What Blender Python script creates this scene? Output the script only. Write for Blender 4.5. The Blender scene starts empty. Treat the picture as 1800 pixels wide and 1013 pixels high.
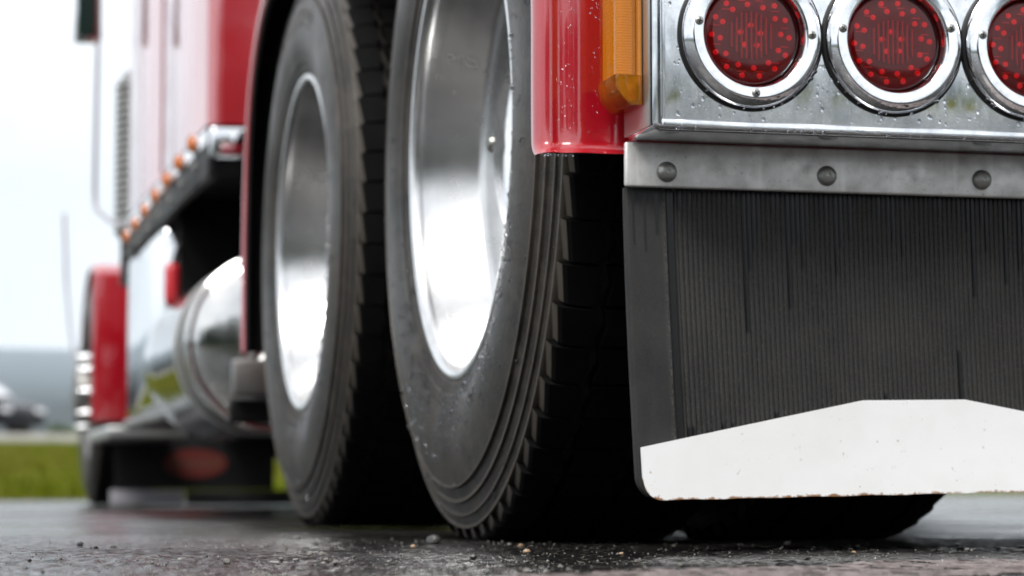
import bpy, bmesh, math, random
import numpy as np
from mathutils import Vector, Matrix
random.seed(7); RNG = np.random.default_rng(11)
S = bpy.context.scene
COL = S.collection
R = math.radians
PI = math.pi

# ------------------------------------------------------------------ camera
cam_data = bpy.data.cameras.new('camera')
cam = bpy.data.objects.new('camera', cam_data); COL.objects.link(cam)
cam_data.sensor_width = 36.0
cam_data.lens = 87.8
cam_data.clip_start = 0.05; cam_data.clip_end = 20000
cam.location = (0, 0, 0.065)
cam.rotation_euler = (R(90 + 4.63), 0, R(-13.95))
cam_data.dof.use_dof = True
cam_data.dof.focus_distance = 2.42
cam_data.dof.aperture_fstop = 6.3
S.camera = cam

# ------------------------------------------------------------------ world, sun, exposure
SUN_EL, SUN_AZ = 50.0, 222.0        # high, behind the camera and to the left; overcast
world = bpy.data.worlds.new('World'); S.world = world; world.use_nodes = True
wn, wl = world.node_tree.nodes, world.node_tree.links
wn.clear()
wout = wn.new('ShaderNodeOutputWorld'); wbg = wn.new('ShaderNodeBackground')
sky = wn.new('ShaderNodeTexSky'); sky.sky_type = 'NISHITA'; sky.sun_disc = False
sky.sun_elevation = R(SUN_EL); sky.sun_rotation = R(SUN_AZ)
sky.air_density = 1.0; sky.dust_density = 3.0
wtc = wn.new('ShaderNodeTexCoord'); wno = wn.new('ShaderNodeTexNoise'); wmap = wn.new('ShaderNodeMapping')
wmap.inputs['Scale'].default_value = (1.6, 1.6, 3.2)
wno.inputs['Scale'].default_value = 1.7; wno.inputs['Detail'].default_value = 5
wr = wn.new('ShaderNodeValToRGB')
wr.color_ramp.elements[0].position = 0.30; wr.color_ramp.elements[0].color = (6.6, 6.9, 7.3, 1)
wr.color_ramp.elements[1].position = 0.72; wr.color_ramp.elements[1].color = (12.0, 12.1, 12.3, 1)
wmix = wn.new('ShaderNodeMix'); wmix.data_type = 'RGBA'; wmix.inputs[0].default_value = 0.88
wl.new(wtc.outputs['Generated'], wmap.inputs[0]); wl.new(wmap.outputs[0], wno.inputs['Vector'])
wl.new(wno.outputs['Fac'], wr.inputs[0])
wl.new(sky.outputs[0], wmix.inputs[6]); wl.new(wr.outputs[0], wmix.inputs[7])
wl.new(wmix.outputs[2], wbg.inputs['Color']); wbg.inputs['Strength'].default_value = 0.063
wl.new(wbg.outputs[0], wout.inputs['Surface'])

sun_data = bpy.data.lights.new('sun', 'SUN'); sun_data.energy = 1.5; sun_data.angle = R(25)
sun_data.color = (1.0, 0.97, 0.93)
sun = bpy.data.objects.new('sun', sun_data); COL.objects.link(sun)
_a = R(SUN_AZ); _e = R(SUN_EL)
sd = Vector((math.sin(_a) * math.cos(_e), math.cos(_a) * math.cos(_e), math.sin(_e)))   # towards the sun
sun.rotation_euler = sd.to_track_quat('Z', 'Y').to_euler()

S.view_settings.view_transform = 'Standard'; S.view_settings.look = 'None'
S.view_settings.gamma = 1.0; S.view_settings.exposure = 1.32
S.view_settings.use_curve_mapping = False
S.render.engine = 'CYCLES'
S.cycles.use_denoising = True
S.cycles.max_bounces = 8; S.cycles.transparent_max_bounces = 12
S.cycles.transmission_bounces = 8; S.cycles.volume_bounces = 1
S.cycles.caustics_reflective = False; S.cycles.caustics_refractive = False
S.cycles.sample_clamp_indirect = 6.0

# ------------------------------------------------------------------ material helpers
class NT:
    def __init__(s, name):
        s.m = bpy.data.materials.new(name); s.m.use_nodes = True
        s.t = s.m.node_tree; s.t.nodes.clear()
        s.out = s.t.nodes.new('ShaderNodeOutputMaterial')
    def n(s, typ, **kw):
        nd = s.t.nodes.new(typ)
        for k, v in kw.items():
            if k.startswith('i_'):
                nd.inputs[k[2:].replace('_', ' ')].default_value = v
            else:
                setattr(nd, k, v)
        return nd
    def l(s, a, b): s.t.links.new(a, b)
    def coord(s, scale=(1, 1, 1), kind='Object'):
        tc = s.n('ShaderNodeTexCoord'); mp = s.n('ShaderNodeMapping')
        mp.inputs['Scale'].default_value = scale
        s.l(tc.outputs[kind], mp.inputs[0]); return mp.outputs[0]
    def noise(s, vec, scale, detail=4, rough=0.55):
        nd = s.n('ShaderNodeTexNoise'); nd.inputs['Scale'].default_value = scale
        nd.inputs['Detail'].default_value = detail; nd.inputs['Roughness'].default_value = rough
        s.l(vec, nd.inputs['Vector']); return nd.outputs['Fac']
    def ramp(s, fac, stops):
        nd = s.n('ShaderNodeValToRGB'); e = nd.color_ramp.elements
        while len(e) < len(stops): e.new(0.5)
        for k, (p, c) in enumerate(stops):
            e[k].position = p; e[k].color = (c, c, c, 1) if not hasattr(c, '__len__') else (*c, 1)
        s.l(fac, nd.inputs[0]); return nd.outputs[0]
    def mix(s, fac, a, b, mode='MIX'):
        nd = s.n('ShaderNodeMix', data_type='RGBA', blend_type=mode)
        for sock, v in ((nd.inputs[0], fac), (nd.inputs[6], a), (nd.inputs[7], b)):
            if hasattr(v, 'is_output'): s.l(v, sock)
            elif hasattr(v, '__len__'): sock.default_value = (*v, 1)
            else: sock.default_value = v
        return nd.outputs[2]
    def math(s, op, a, b=0.0):
        nd = s.n('ShaderNodeMath', operation=op)
        for sock, v in ((nd.inputs[0], a), (nd.inputs[1], b)):
            if hasattr(v, 'is_output'): s.l(v, sock)
            else: sock.default_value = v
        return nd.outputs[0]
    def bump(s, h, dist, strength=1.0, normal=None):
        nd = s.n('ShaderNodeBump'); nd.inputs['Distance'].default_value = dist
        nd.inputs['Strength'].default_value = strength; s.l(h, nd.inputs['Height'])
        if normal is not None: s.l(normal, nd.inputs['Normal'])
        return nd.outputs[0]
    def principled(s, base=None, rough=None, metal=0.0, normal=None, **kw):
        p = s.n('ShaderNodeBsdfPrincipled')
        for key, v in (('Base Color', base), ('Roughness', rough), ('Metallic', metal)):
            if v is None: continue
            if hasattr(v, 'is_output'): s.l(v, p.inputs[key])
            elif hasattr(v, '__len__'): p.inputs[key].default_value = (*v, 1)
            else: p.inputs[key].default_value = v
        if normal is not None: s.l(normal, p.inputs['Normal'])
        for k, v in kw.items():
            sock = p.inputs[k.replace('_', ' ')]
            if hasattr(v, 'is_output'): s.l(v, sock)
            elif hasattr(v, '__len__'): sock.default_value = (*v, 1)
            else: sock.default_value = v
        s.l(p.outputs[0], s.out.inputs['Surface']); return p
M = {}

def plain(name, base, rough, metal=0.0, nscale=40, var=0.25, bump=0.0, **kw):
    t = NT(name); c = t.coord()
    n1 = t.noise(c, nscale, 5); n2 = t.noise(c, nscale * 0.17, 3)
    dark = tuple(v * (1 - var) for v in base); lite = tuple(min(1, v * (1 + var)) for v in base)
    col = t.mix(t.math('MULTIPLY', t.math('ADD', n1, n2), 0.5), dark, lite)
    rr = t.ramp(n2, [(0.3, max(0.02, rough * 0.75)), (0.7, min(1, rough * 1.25))])
    nrm = t.bump(n1, bump) if bump else None
    t.principled(col, rr, metal, nrm, **kw); M[name] = t.m; return t.m

# red lacquer, clear coated, with faint dust and orange peel (the cab's coat index is raised to whiten its sky glare)
for _nm, _ior in (('red_paint', 1.8), ('cab_paint_glare', 2.5)):
    t = NT(_nm); c = t.coord()
    n1 = t.noise(c, 9, 5); n2 = t.noise(c, 240, 3); n3 = t.noise(c, 2.2, 2)
    col = t.mix(t.ramp(n1, [(0.42, 0.0), (0.8, 0.35)]), (0.36, 0.004, 0.013), (0.31, 0.007, 0.016))
    nr = t.bump(n3, 0.010, 0.35)
    t.principled(col, 0.32, 0.0, nr, Specular_IOR_Level=0.25, Coat_Weight=1.0, Coat_IOR=_ior, Coat_Roughness=t.ramp(n1, [(0.3, 0.03), (0.75, 0.10)]), Coat_Normal=nr)
    M[_nm] = t.m

# chrome sheet: smudges, water haze, shallow waviness
t = NT('chrome'); c = t.coord()
n1 = t.noise(c, 26, 6, 0.65); n2 = t.noise(c, 5.0, 2); n3 = t.noise(c, 420, 2); n4 = t.noise(t.coord((1, 1, .35)), 60, 4)
col = t.mix(t.ramp(n1, [(0.36, 0.0), (0.70, 1.0)]), (0.84, 0.85, 0.86), (0.54, 0.56, 0.59))
col = t.mix(t.ramp(n3, [(0.70, 0.0), (0.78, 0.55)]), col, (0.12, 0.12, 0.13))
rg = t.math('ADD', t.ramp(n4, [(0.35, 0.05), (0.68, 0.24)]), t.ramp(n3, [(0.66, 0.0), (0.8, 0.3)]))
t.principled(col, rg, 1.0, t.bump(n2, 0.006, 0.16))
M['chrome'] = t.m

# cleaner chrome for bezels and small parts
t = NT('bright_chrome'); c = t.coord()
n1 = t.noise(c, 90, 5, 0.6); n3 = t.noise(c, 700, 2)
col = t.mix(t.ramp(n1, [(0.4, 0.0), (0.75, 1.0)]), (0.83, 0.84, 0.85), (0.62, 0.63, 0.65))
t.principled(col, t.math('ADD', t.ramp(n1, [(0.4, 0.03), (0.75, 0.14)]), t.ramp(n3, [(0.66, 0.0), (0.8, 0.2)])), 1.0)
M['bright_chrome'] = t.m

# machined aluminium of the wheels: fine turning rings round the axle (x)
t = NT('wheel_aluminium'); c = t.coord((1, 0.02, 0.02))
n1 = t.noise(c, 420, 3); c2 = t.coord(); n2 = t.noise(c2, 14, 5)
col = t.mix(t.ramp(n2, [(0.4, 0.0), (0.75, 1.0)]), (0.70, 0.70, 0.70), (0.54, 0.54, 0.535))
t.principled(col, t.ramp(n2, [(0.3, 0.17), (0.75, 0.30)]), 1.0)
M['wheel_aluminium'] = t.m

# weathered galvanised plate
t = NT('weathered_plate'); c = t.coord(); cs = t.coord((1, 1, 0.06))
n1 = t.noise(c, 40, 6, 0.65); n2 = t.noise(cs, 60, 4); n3 = t.noise(c, 330, 3); n4 = t.noise(c, 7, 3)
col = t.mix(t.ramp(n1, [(0.35, 0.0), (0.7, 1.0)]), (0.76, 0.75, 0.73), (0.56, 0.55, 0.53))
col = t.mix(t.ramp(n2, [(0.56, 0.0), (0.66, 0.55)]), col, (0.86, 0.85, 0.83))
col = t.mix(t.ramp(n3, [(0.66, 0.0), (0.74, 0.7)]), col, (0.10, 0.095, 0.09))
col = t.mix(t.ramp(n4, [(0.45, 0.0), (0.75, 0.4)]), col, (0.20, 0.19, 0.175))
t.principled(col, t.ramp(n1, [(0.3, 0.38), (0.75, 0.6)]), 0.75, t.bump(n3, 0.0004, 0.4))
M['weathered_plate'] = t.m

# tyre rubber: brownish road film, damp
t = NT('tyre_rubber'); c = t.coord()
n1 = t.noise(c, 9, 6, 0.65); n2 = t.noise(c, 130, 5, 0.65); n3 = t.noise(c, 3.1, 3); n4 = t.noise(c, 34, 5, 0.7); n5 = t.noise(c, 420, 3)
geo = t.n('ShaderNodeNewGeometry')
col = t.mix(t.ramp(n1, [(0.36, 0.0), (0.66, 1.0)]), (0.011, 0.0098, 0.0085), (0.036, 0.0305, 0.0250))
col = t.mix(t.ramp(n4, [(0.50, 0.0), (0.72, 0.75)]), col, (0.055, 0.047, 0.039))
col = t.mix(t.ramp(n4, [(0.28, 0.8), (0.42, 0.0)]), col, (0.006, 0.006, 0.006))
col = t.mix(t.ramp(n5, [(0.58, 0.0), (0.72, 0.6)]), col, (0.085, 0.074, 0.062))
col = t.mix(t.ramp(geo.outputs['Pointiness'], [(0.515, 0.0), (0.56, 0.65)]), col, (0.095, 0.082, 0.068))
t.principled(col, t.ramp(n3, [(0.35, 0.36), (0.65, 0.62)]), 0.0, t.bump(n2, 0.0009, 0.7), Specular_IOR_Level=0.24)
M['tyre_rubber'] = t.m

t = NT('tread_rubber'); c = t.coord()
n1 = t.noise(c, 16, 5); n3 = t.noise(c, 380, 2)
col = t.mix(t.ramp(n1, [(0.35, 0.0), (0.7, 1.0)]), (0.0020, 0.0020, 0.0020), (0.0042, 0.0040, 0.0038))
col = t.mix(t.ramp(n3, [(0.74, 0.0), (0.80, 0.5)]), col, (0.09, 0.08, 0.07))
t.principled(col, t.ramp(n1, [(0.3, 0.6), (0.7, 0.85)]), 0.0, t.bump(n1, 0.0008, 0.4), Specular_IOR_Level=0.08)
M['tread_rubber'] = t.m

# mud-flap rubber with water streaks stored on the mesh
t = NT('flap_rubber'); c = t.coord(); cs = t.coord((1, 1, 0.3))
n1 = t.noise(c, 12, 5); n2 = t.noise(c, 420, 3); n3 = t.noise(cs, 90, 4)
at = t.n('ShaderNodeAttribute', attribute_name='wet'); ag = t.n('ShaderNodeAttribute', attribute_name='groove')
col = t.mix(t.ramp(n1, [(0.3, 0.0), (0.7, 1.0)]), (0.018, 0.018, 0.0182), (0.037, 0.0365, 0.0350))
col = t.mix(t.ramp(n3, [(0.5, 0.0), (0.75, 0.5)]), col, (0.034, 0.033, 0.031))
dirt = t.math('MULTIPLY', t.ramp(n2, [(0.50, 0.0), (0.66, 1.0)]), t.math('ADD', t.math('MULTIPLY', ag.outputs['Fac'], 0.8), 0.12))
col = t.mix(dirt, col, (0.075, 0.071, 0.058))
col = t.mix(at.outputs['Fac'], col, (0.0095, 0.0095, 0.0095))
t.principled(col, t.mix(at.outputs['Fac'], t.ramp(n1, [(0.3, 0.55), (0.7, 0.75)]), (0.30, 0.30, 0.30)), 0.0, t.bump(n2, 0.0004, 0.5), Specular_IOR_Level=0.25)
M['flap_rubber'] = t.m

# white painted guard, rust creeping from its lower edge
t = NT('white_guard'); c = t.coord()
n1 = t.noise(c, 70, 6, 0.7); n2 = t.noise(c, 16, 4); n3 = t.noise(c, 260, 3)
av = t.n('ShaderNodeAttribute', attribute_name='edge')
rust = t.ramp(t.math('ADD', av.outputs['Fac'], t.math('MULTIPLY', t.math('SUBTRACT', n1, 0.5), 1.3)), [(0.84, 0.0), (1.12, 1.0)])
spots = t.ramp(t.math('ADD', t.math('MULTIPLY', n1, 0.6), t.math('MULTIPLY', n3, 0.4)), [(0.615, 0.0), (0.66, 0.75)])
col = t.mix(t.ramp(n2, [(0.4, 0.0), (0.8, 0.5)]), (0.80, 0.80, 0.79), (0.70, 0.69, 0.66))
col = t.mix(spots, col, (0.36, 0.30, 0.24))
col = t.mix(rust, col, t.mix(n3, (0.10, 0.045, 0.02), (0.40, 0.20, 0.08)))
t.principled(col, t.ramp(n2, [(0.3, 0.28), (0.7, 0.45)]), 0.0, t.bump(n2, 0.002, 0.3))
M['white_guard'] = t.m

plain('black_chassis', (0.005, 0.005, 0.005), 0.7, 0.0, 25, 0.4, Specular_IOR_Level=0.12)
plain('black_plastic', (0.009, 0.009, 0.0095), 0.5, 0.0, 60, 0.3, Specular_IOR_Level=0.25)
plain('liner', (0.010, 0.009, 0.009), 0.8, 0.0, 30, 0.4, Specular_IOR_Level=0.12)
plain('rivet_steel', (0.32, 0.32, 0.30), 0.36, 0.9, 160, 0.45, 0.0004)
plain('dull_aluminium', (0.55, 0.55, 0.53), 0.35, 0.9, 18, 0.2)
plain('tank_metal', (0.62, 0.62, 0.61), 0.09, 1.0, 9, 0.3)
plain('dark_aluminium', (0.22, 0.215, 0.205), 0.4, 0.9, 18, 0.25)
plain('grey_strip', (0.34, 0.33, 0.36), 0.45, 0.0, 30, 0.2)
plain('painted_reflection', (0.02, 0.045, 0.04), 0.10, 0.3, 5, 0.3)  # dark green reflection painted into the mirror glass colour
plain('canister_red', (0.50, 0.02, 0.03), 0.35, 0.0, 30, 0.2)
plain('emblem_red', (0.10, 0.012, 0.008), 0.5, 0.0, 40, 0.25)
plain('emblem_letter', (0.12, 0.06, 0.04), 0.5, 0.0, 40, 0.2)
plain('led_red', (1.0, 0.9, 0.85), 0.15, 0.0, 200, 0.1, Emission_Color=(1.0, 0.30, 0.25), Emission_Strength=0.12)
plain('reflector', (0.16, 0.06, 0.06), 0.35, 0.0, 120, 0.4)
plain('flute_red', (1.0, 0.75, 0.72), 0.2, 0.0, 120, 0.25)
plain('concrete', (0.36, 0.35, 0.32), 0.8, 0.0, 3, 0.25)
plain('car_paint', (0.012, 0.013, 0.016), 0.25, 0.0, 8, 0.3, Specular_IOR_Level=0.1)
plain('car_glass', (0.05, 0.06, 0.07), 0.05, 0.0, 4, 0.2, Specular_IOR_Level=0.9)
plain('headlamp_and_glare', (0.75, 0.76, 0.78), 0.12, 0.3, 20, 0.1)

def tinted(name, tint, rough=0.03, rib=None, haze=0.1):
    t = NT(name); c = t.coord()
    nrm = None
    if rib:
        w = t.n('ShaderNodeTexWave', wave_type='BANDS', bands_direction='Z'); w.inputs['Scale'].default_value = rib
        w.inputs['Distortion'].default_value = 0.0
        t.l(c, w.inputs['Vector']); nrm = t.bump(w.outputs['Fac'], 0.0009, 0.9)
    tr = t.n('ShaderNodeBsdfTransparent'); tr.inputs[0].default_value = (*tint, 1)
    gl = t.n('ShaderNodeBsdfGlossy'); gl.inputs['Roughness'].default_value = rough
    n1 = t.noise(c, 60, 4)
    df = t.n('ShaderNodeBsdfDiffuse'); df.inputs[0].default_value = (*[min(1, v * 0.9) for v in tint], 1)
    m0 = t.n('ShaderNodeMixShader'); t.l(t.ramp(n1, [(0.3, haze), (0.8, haze * 2.2)]), m0.inputs[0])
    t.l(tr.outputs[0], m0.inputs[1]); t.l(df.outputs[0], m0.inputs[2])
    fr = t.n('ShaderNodeFresnel'); fr.inputs['IOR'].default_value = 1.49
    mx = t.n('ShaderNodeMixShader'); t.l(fr.outputs[0], mx.inputs[0]); t.l(m0.outputs[0], mx.inputs[1]); t.l(gl.outputs[0], mx.inputs[2])
    if nrm is not None:
        t.l(nrm, gl.inputs['Normal']); t.l(nrm, fr.inputs['Normal']); t.l(nrm, df.inputs['Normal'])
    t.l(mx.outputs[0], t.out.inputs['Surface']); M[name] = t.m
tinted('red_lens', (0.96, 0.014, 0.035), haze=0.008)
tinted('amber_lens', (0.92, 0.33, 0.02), 0.06, haze=0.20)
tinted('amber_cover', (1.0, 0.52, 0.004), 0.05, None, haze=0.03)
t = NT('amber_body'); c = t.coord()
w = t.n('ShaderNodeTexWave', wave_type='BANDS', bands_direction='Z'); w.inputs['Scale'].default_value = 110; w.inputs['Distortion'].default_value = 0.3
t.l(c, w.inputs['Vector']); col = t.mix(t.ramp(w.outputs['Fac'], [(0.2, 0.0), (0.8, 1.0)]), (0.80, 0.66, 0.42), (0.97, 0.90, 0.70))
t.principled(col, 0.35, 0.0, t.bump(w.outputs['Fac'], 0.001, 0.8), Emission_Color=(1.0, 0.62, 0.25), Emission_Strength=0.12); M['amber_body'] = t.m
plain('amber_dark', (0.50, 0.20, 0.04), 0.4, 0.0, 60, 0.3)

t = NT('water'); g = t.n('ShaderNodeBsdfGlass'); g.inputs['IOR'].default_value = 1.33; g.inputs['Roughness'].default_value = 0.0
g.inputs['Color'].default_value = (0.97, 0.98, 1, 1); t.l(g.outputs[0], t.out.inputs['Surface']); M['water'] = t.m

# wet asphalt
t = NT('wet_asphalt'); c = t.coord()
n1 = t.noise(c, 1.1, 5); n2 = t.noise(c, 150, 4, 0.6); n3 = t.noise(c, 0.35, 3); n4 = t.noise(c, 30, 4)
wa = t.n('ShaderNodeAttribute', attribute_name='water')
vo = t.n('ShaderNodeTexVoronoi'); vo.inputs['Scale'].default_value = 170; t.l(c, vo.inputs['Vector'])
sp = t.n('ShaderNodeSeparateColor'); t.l(vo.outputs['Color'], sp.inputs[0])
stone = t.ramp(sp.outputs[0], [(0.0, (0.006, 0.006, 0.006)), (0.55, (0.013, 0.0125, 0.012)), (0.86, (0.03, 0.028, 0.026)), (1.0, (0.17, 0.155, 0.135))])
col = t.mix(t.ramp(n4, [(0.35, 0.0), (0.65, 1.0)]), stone, (0.008, 0.0078, 0.0078))
col = t.mix(wa.outputs['Fac'], col, (0.009, 0.009, 0.0095))
dry = t.ramp(n1, [(0.40, 0.07), (0.60, 0.34)])
rg = t.mix(wa.outputs['Fac'], dry, (0.03, 0.03, 0.03))
nb = t.bump(n2, 0.0022, 0.7)
nb = t.bump(t.noise(c, 6, 3), 0.006, 0.35, nb)
t.principled(col, rg, 0.0, nb, Specular_IOR_Level=0.26)
M['wet_asphalt'] = t.m

t = NT('worn_paint'); c = t.coord((3, 1, 1)); n1 = t.noise(c, 22, 6, 0.7); n2 = t.noise(c, 120, 4)
col = t.mix(t.ramp(n1, [(0.38, 0.0), (0.62, 1.0)]), (0.040, 0.027, 0.026), (0.26, 0.215, 0.205))
t.principled(col, t.ramp(n2, [(0.3, 0.25), (0.7, 0.55)]), 0.0, t.bump(n2, 0.001, 0.6)); M['worn_paint'] = t.m

t = NT('grass_ground'); c = t.coord(); n1 = t.noise(c, 0.5, 6, 0.6); n2 = t.noise(c, 7, 4)
col = t.mix(t.ramp(n1, [(0.35, 0.0), (0.6, 1.0)]), (0.085, 0.105, 0.008), (0.115, 0.090, 0.022))
col = t.mix(t.ramp(n2, [(0.35, 0.0), (0.7, 0.6)]), col, (0.055, 0.085, 0.015))
t.principled(col, 0.95, 0.0, t.bump(n2, 0.05, 0.6), Specular_IOR_Level=0.0); M['grass_ground'] = t.m
t = NT('grass_blade'); c = t.coord(); n1 = t.noise(c, 0.6, 5); n2 = t.noise(c, 40, 2)
col = t.mix(t.ramp(n1, [(0.38, 0.0), (0.62, 1.0)]), (0.075, 0.105, 0.003), (0.115, 0.082, 0.012))
col = t.mix(n2, col, (0.08, 0.115, 0.004)); t.principled(col, 0.9, 0.0, Specular_IOR_Level=0.0); M['grass_blade'] = t.m
t = NT('hill_forest'); c = t.coord(); n1 = t.noise(c, 0.004, 8, 0.65); n2 = t.noise(c, 0.05, 4)
col = t.mix(t.ramp(n1, [(0.35, 0.0), (0.65, 1.0)]), (0.012, 0.022, 0.026), (0.022, 0.034, 0.036))
t.principled(col, 0.95, 0.0, t.bump(n2, 6.0, 0.6)); M['hill_forest'] = t.m
plain('leaf', (0.05, 0.085, 0.022), 0.6, 0.0, 6, 0.5)
plain('bark', (0.08, 0.06, 0.045), 0.9, 0.0, 12, 0.3)
plain('road_far', (0.10, 0.10, 0.10), 0.45, 0.0, 1.5, 0.2)
plain('pebble_dark', (0.055, 0.053, 0.050), 0.3, 0.0, 300, 0.4)
plain('pebble_pale', (0.15, 0.14, 0.125), 0.3, 0.0, 300, 0.35)
plain('pebble_tan', (0.30, 0.20, 0.12), 0.3, 0.0, 300, 0.35)

# ------------------------------------------------------------------ mesh helpers
def link(o, parent=None):
    COL.objects.link(o)
    if parent is not None: o.parent = parent
    return o
def mesh(name, v, f, mat, parent=None, smooth=True, sharp=None):
    me = bpy.data.meshes.new(name)
    me.from_pydata([tuple(p) for p in v], [], [tuple(q) for q in f]); me.update()
    if mat: me.materials.append(M[mat])
    if smooth:
        me.polygons.foreach_set('use_smooth', [True] * len(me.polygons))
        if sharp: me.set_sharp_from_angle(angle=R(sharp))
    return link(bpy.data.objects.new(name, me), parent)
def empty(name, loc=(0, 0, 0), parent=None):
    o = bpy.data.objects.new(name, None); o.location = loc; o.empty_display_size = 0.1
    return link(o, parent)
def tag(o, label=None, cat=None, group=None, kind=None):
    for k, v in (('label', label), ('category', cat), ('group', group), ('kind', kind)):
        if v: o[k] = v
    return o
def from_bm(name, bm, mat, parent=None, sharp=35, smooth=True):
    bmesh.ops.recalc_face_normals(bm, faces=bm.faces)
    me = bpy.data.meshes.new(name); bm.to_mesh(me); bm.free()
    if mat: me.materials.append(M[mat])
    if smooth:
        me.polygons.foreach_set('use_smooth', [True] * len(me.polygons))
        me.set_sharp_from_angle(angle=R(sharp))
    return link(bpy.data.objects.new(name, me), parent)
def bm_box(bm, x0, x1, y0, y1, z0, z1, bev=0.0, seg=3):
    r = bmesh.ops.create_cube(bm, size=1.0)
    bmesh.ops.scale(bm, vec=(x1 - x0, y1 - y0, z1 - z0), verts=r['verts'])
    bmesh.ops.translate(bm, vec=((x0 + x1) / 2, (y0 + y1) / 2, (z0 + z1) / 2), verts=r['verts'])
    if bev:
        es = list({e for v in r['verts'] for e in v.link_edges})
        bmesh.ops.bevel(bm, geom=es, offset=bev, segments=seg, profile=0.5, affect='EDGES')
def box(name, x0, x1, y0, y1, z0, z1, mat, parent=None, bev=0.004, seg=3, sharp=35):
    bm = bmesh.new(); bm_box(bm, x0, x1, y0, y1, z0, z1, bev, seg)
    return from_bm(name, bm, mat, parent, sharp)
def lathe_data(profile, n, axis='X', closed=False):
    """profile: (radius, along)"""
    v, f = [], []
    for r, a in profile:
        for k in range(n):
            th = 2 * PI * k / n
            p, q = r * math.cos(th), r * math.sin(th)
            v.append({'X': (a, p, q), 'Y': (p, a, q), 'Z': (p, q, a)}[axis])
    m = len(profile); rng = m if closed else m - 1
    for i in range(rng):
        j = (i + 1) % m
        for k in range(n):
            k2 = (k + 1) % n
            f.append((i * n + k, i * n + k2, j * n + k2, j * n + k))
    return v, f
def fix_normals(o):
    bm = bmesh.new(); bm.from_mesh(o.data); bmesh.ops.recalc_face_normals(bm, faces=bm.faces); bm.to_mesh(o.data); bm.free(); return o
def lathe(name, profile, n, mat, parent=None, axis='X', closed=False, sharp=35, loc=None):
    v, f = lathe_data(profile, n, axis, closed)
    o = mesh(name, v, f, mat, parent, True, sharp); fix_normals(o)
    if loc: o.location = loc
    return o
def tube(name, pts, r, mat, parent=None, n=10, rr=None):
    pts = [Vector(p) for p in pts]; v, f = [], []
    for i, p in enumerate(pts):
        d = (pts[min(i + 1, len(pts) - 1)] - pts[max(i - 1, 0)]).normalized()
        a = d.orthogonal().normalized() if i == 0 else (a - d * a.dot(d)).normalized()
        b = d.cross(a); rad = rr[i] if rr else r
        for k in range(n):
            th = 2 * PI * k / n; v.append(p + a * math.cos(th) * rad + b * math.sin(th) * rad)
    for i in range(len(pts) - 1):
        for k in range(n):
            k2 = (k + 1) % n; f.append((i * n + k, i * n + k2, (i + 1) * n + k2, (i + 1) * n + k))
    f.append(tuple(range(n))[::-1]); f.append(tuple((len(pts) - 1) * n + k for k in range(n)))
    return mesh(name, v, f, mat, parent, True, 40)
def spline(pts, per=8):
    pts = [np.array(p, float) for p in pts]; P = [2 * pts[0] - pts[1]] + pts + [2 * pts[-1] - pts[-2]]; out = []
    for i in range(1, len(P) - 2):
        for k in range(per):
            u = k / per
            out.append(0.5 * ((2 * P[i]) + (-P[i - 1] + P[i + 1]) * u + (2 * P[i - 1] - 5 * P[i] + 4 * P[i + 1] - P[i + 2]) * u * u
                              + (-P[i - 1] + 3 * P[i] - 3 * P[i + 1] + P[i + 2]) * u ** 3))
    out.append(pts[-1]); return out
def extrude_xz(name, poly, y0, y1, mat, parent=None, bev=0.0, sharp=30):
    bm = bmesh.new()
    a = [bm.verts.new((x, y0, z)) for x, z in poly]; b = [bm.verts.new((x, y1, z)) for x, z in poly]
    bm.faces.new(a); bm.faces.new(b[::-1]); n = len(poly)
    for i in range(n): bm.faces.new((a[i], b[i], b[(i + 1) % n], a[(i + 1) % n]))
    if bev:
        bmesh.ops.bevel(bm, geom=list(bm.edges), offset=bev, segments=2, affect='EDGES', profile=0.5)
    return from_bm(name, bm, mat, parent, sharp)
def copy_tree(o, parent=None):
    c = o.copy(); link(c, parent)
    for ch in list(o.children): copy_tree(ch, c)
    return c
def drops(name, items, parent, mat='water'):
    """items: (point, normal, radius, stretch_down) -> one mesh of small domes"""
    v, f = [], []
    for p, nrm, r, st in items:
        nrm = Vector(nrm).normalized(); p = Vector(p)
        up = Vector((0, 0, 1)); a = (up - nrm * up.dot(nrm))
        a = a.normalized() if a.length > 1e-3 else nrm.orthogonal().normalized()
        b = nrm.cross(a); base = len(v); n = 9
        rings = [(1.0, -0.15), (0.92, 0.42), (0.58, 0.76)]
        jit = [random.uniform(.85, 1.15) for _ in range(n)]
        for q, h in rings:
            for k in range(n):
                th = 2 * PI * k / n; ca, sb = math.cos(th), math.sin(th)
                v.append(p + a * (ca * r * q * st * jit[k]) + b * (sb * r * q * jit[k]) + nrm * (h * r))
        v.append(p + nrm * (0.90 * r)); v.append(p - nrm * (0.2 * r))
        for i in range(2):
            for k in range(n):
                k2 = (k + 1) % n; f.append((base + i * n + k, base + i * n + k2, base + (i + 1) * n + k2, base + (i + 1) * n + k))
        for k in range(n):
            k2 = (k + 1) % n; f.append((base + 2 * n + k, base + 2 * n + k2, base + 3 * n)); f.append((base + k2, base + k, base + 3 * n + 1))
    o = mesh(name, v, f, mat, parent); fix_normals(o); tag(o, kind='stuff'); return o

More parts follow.
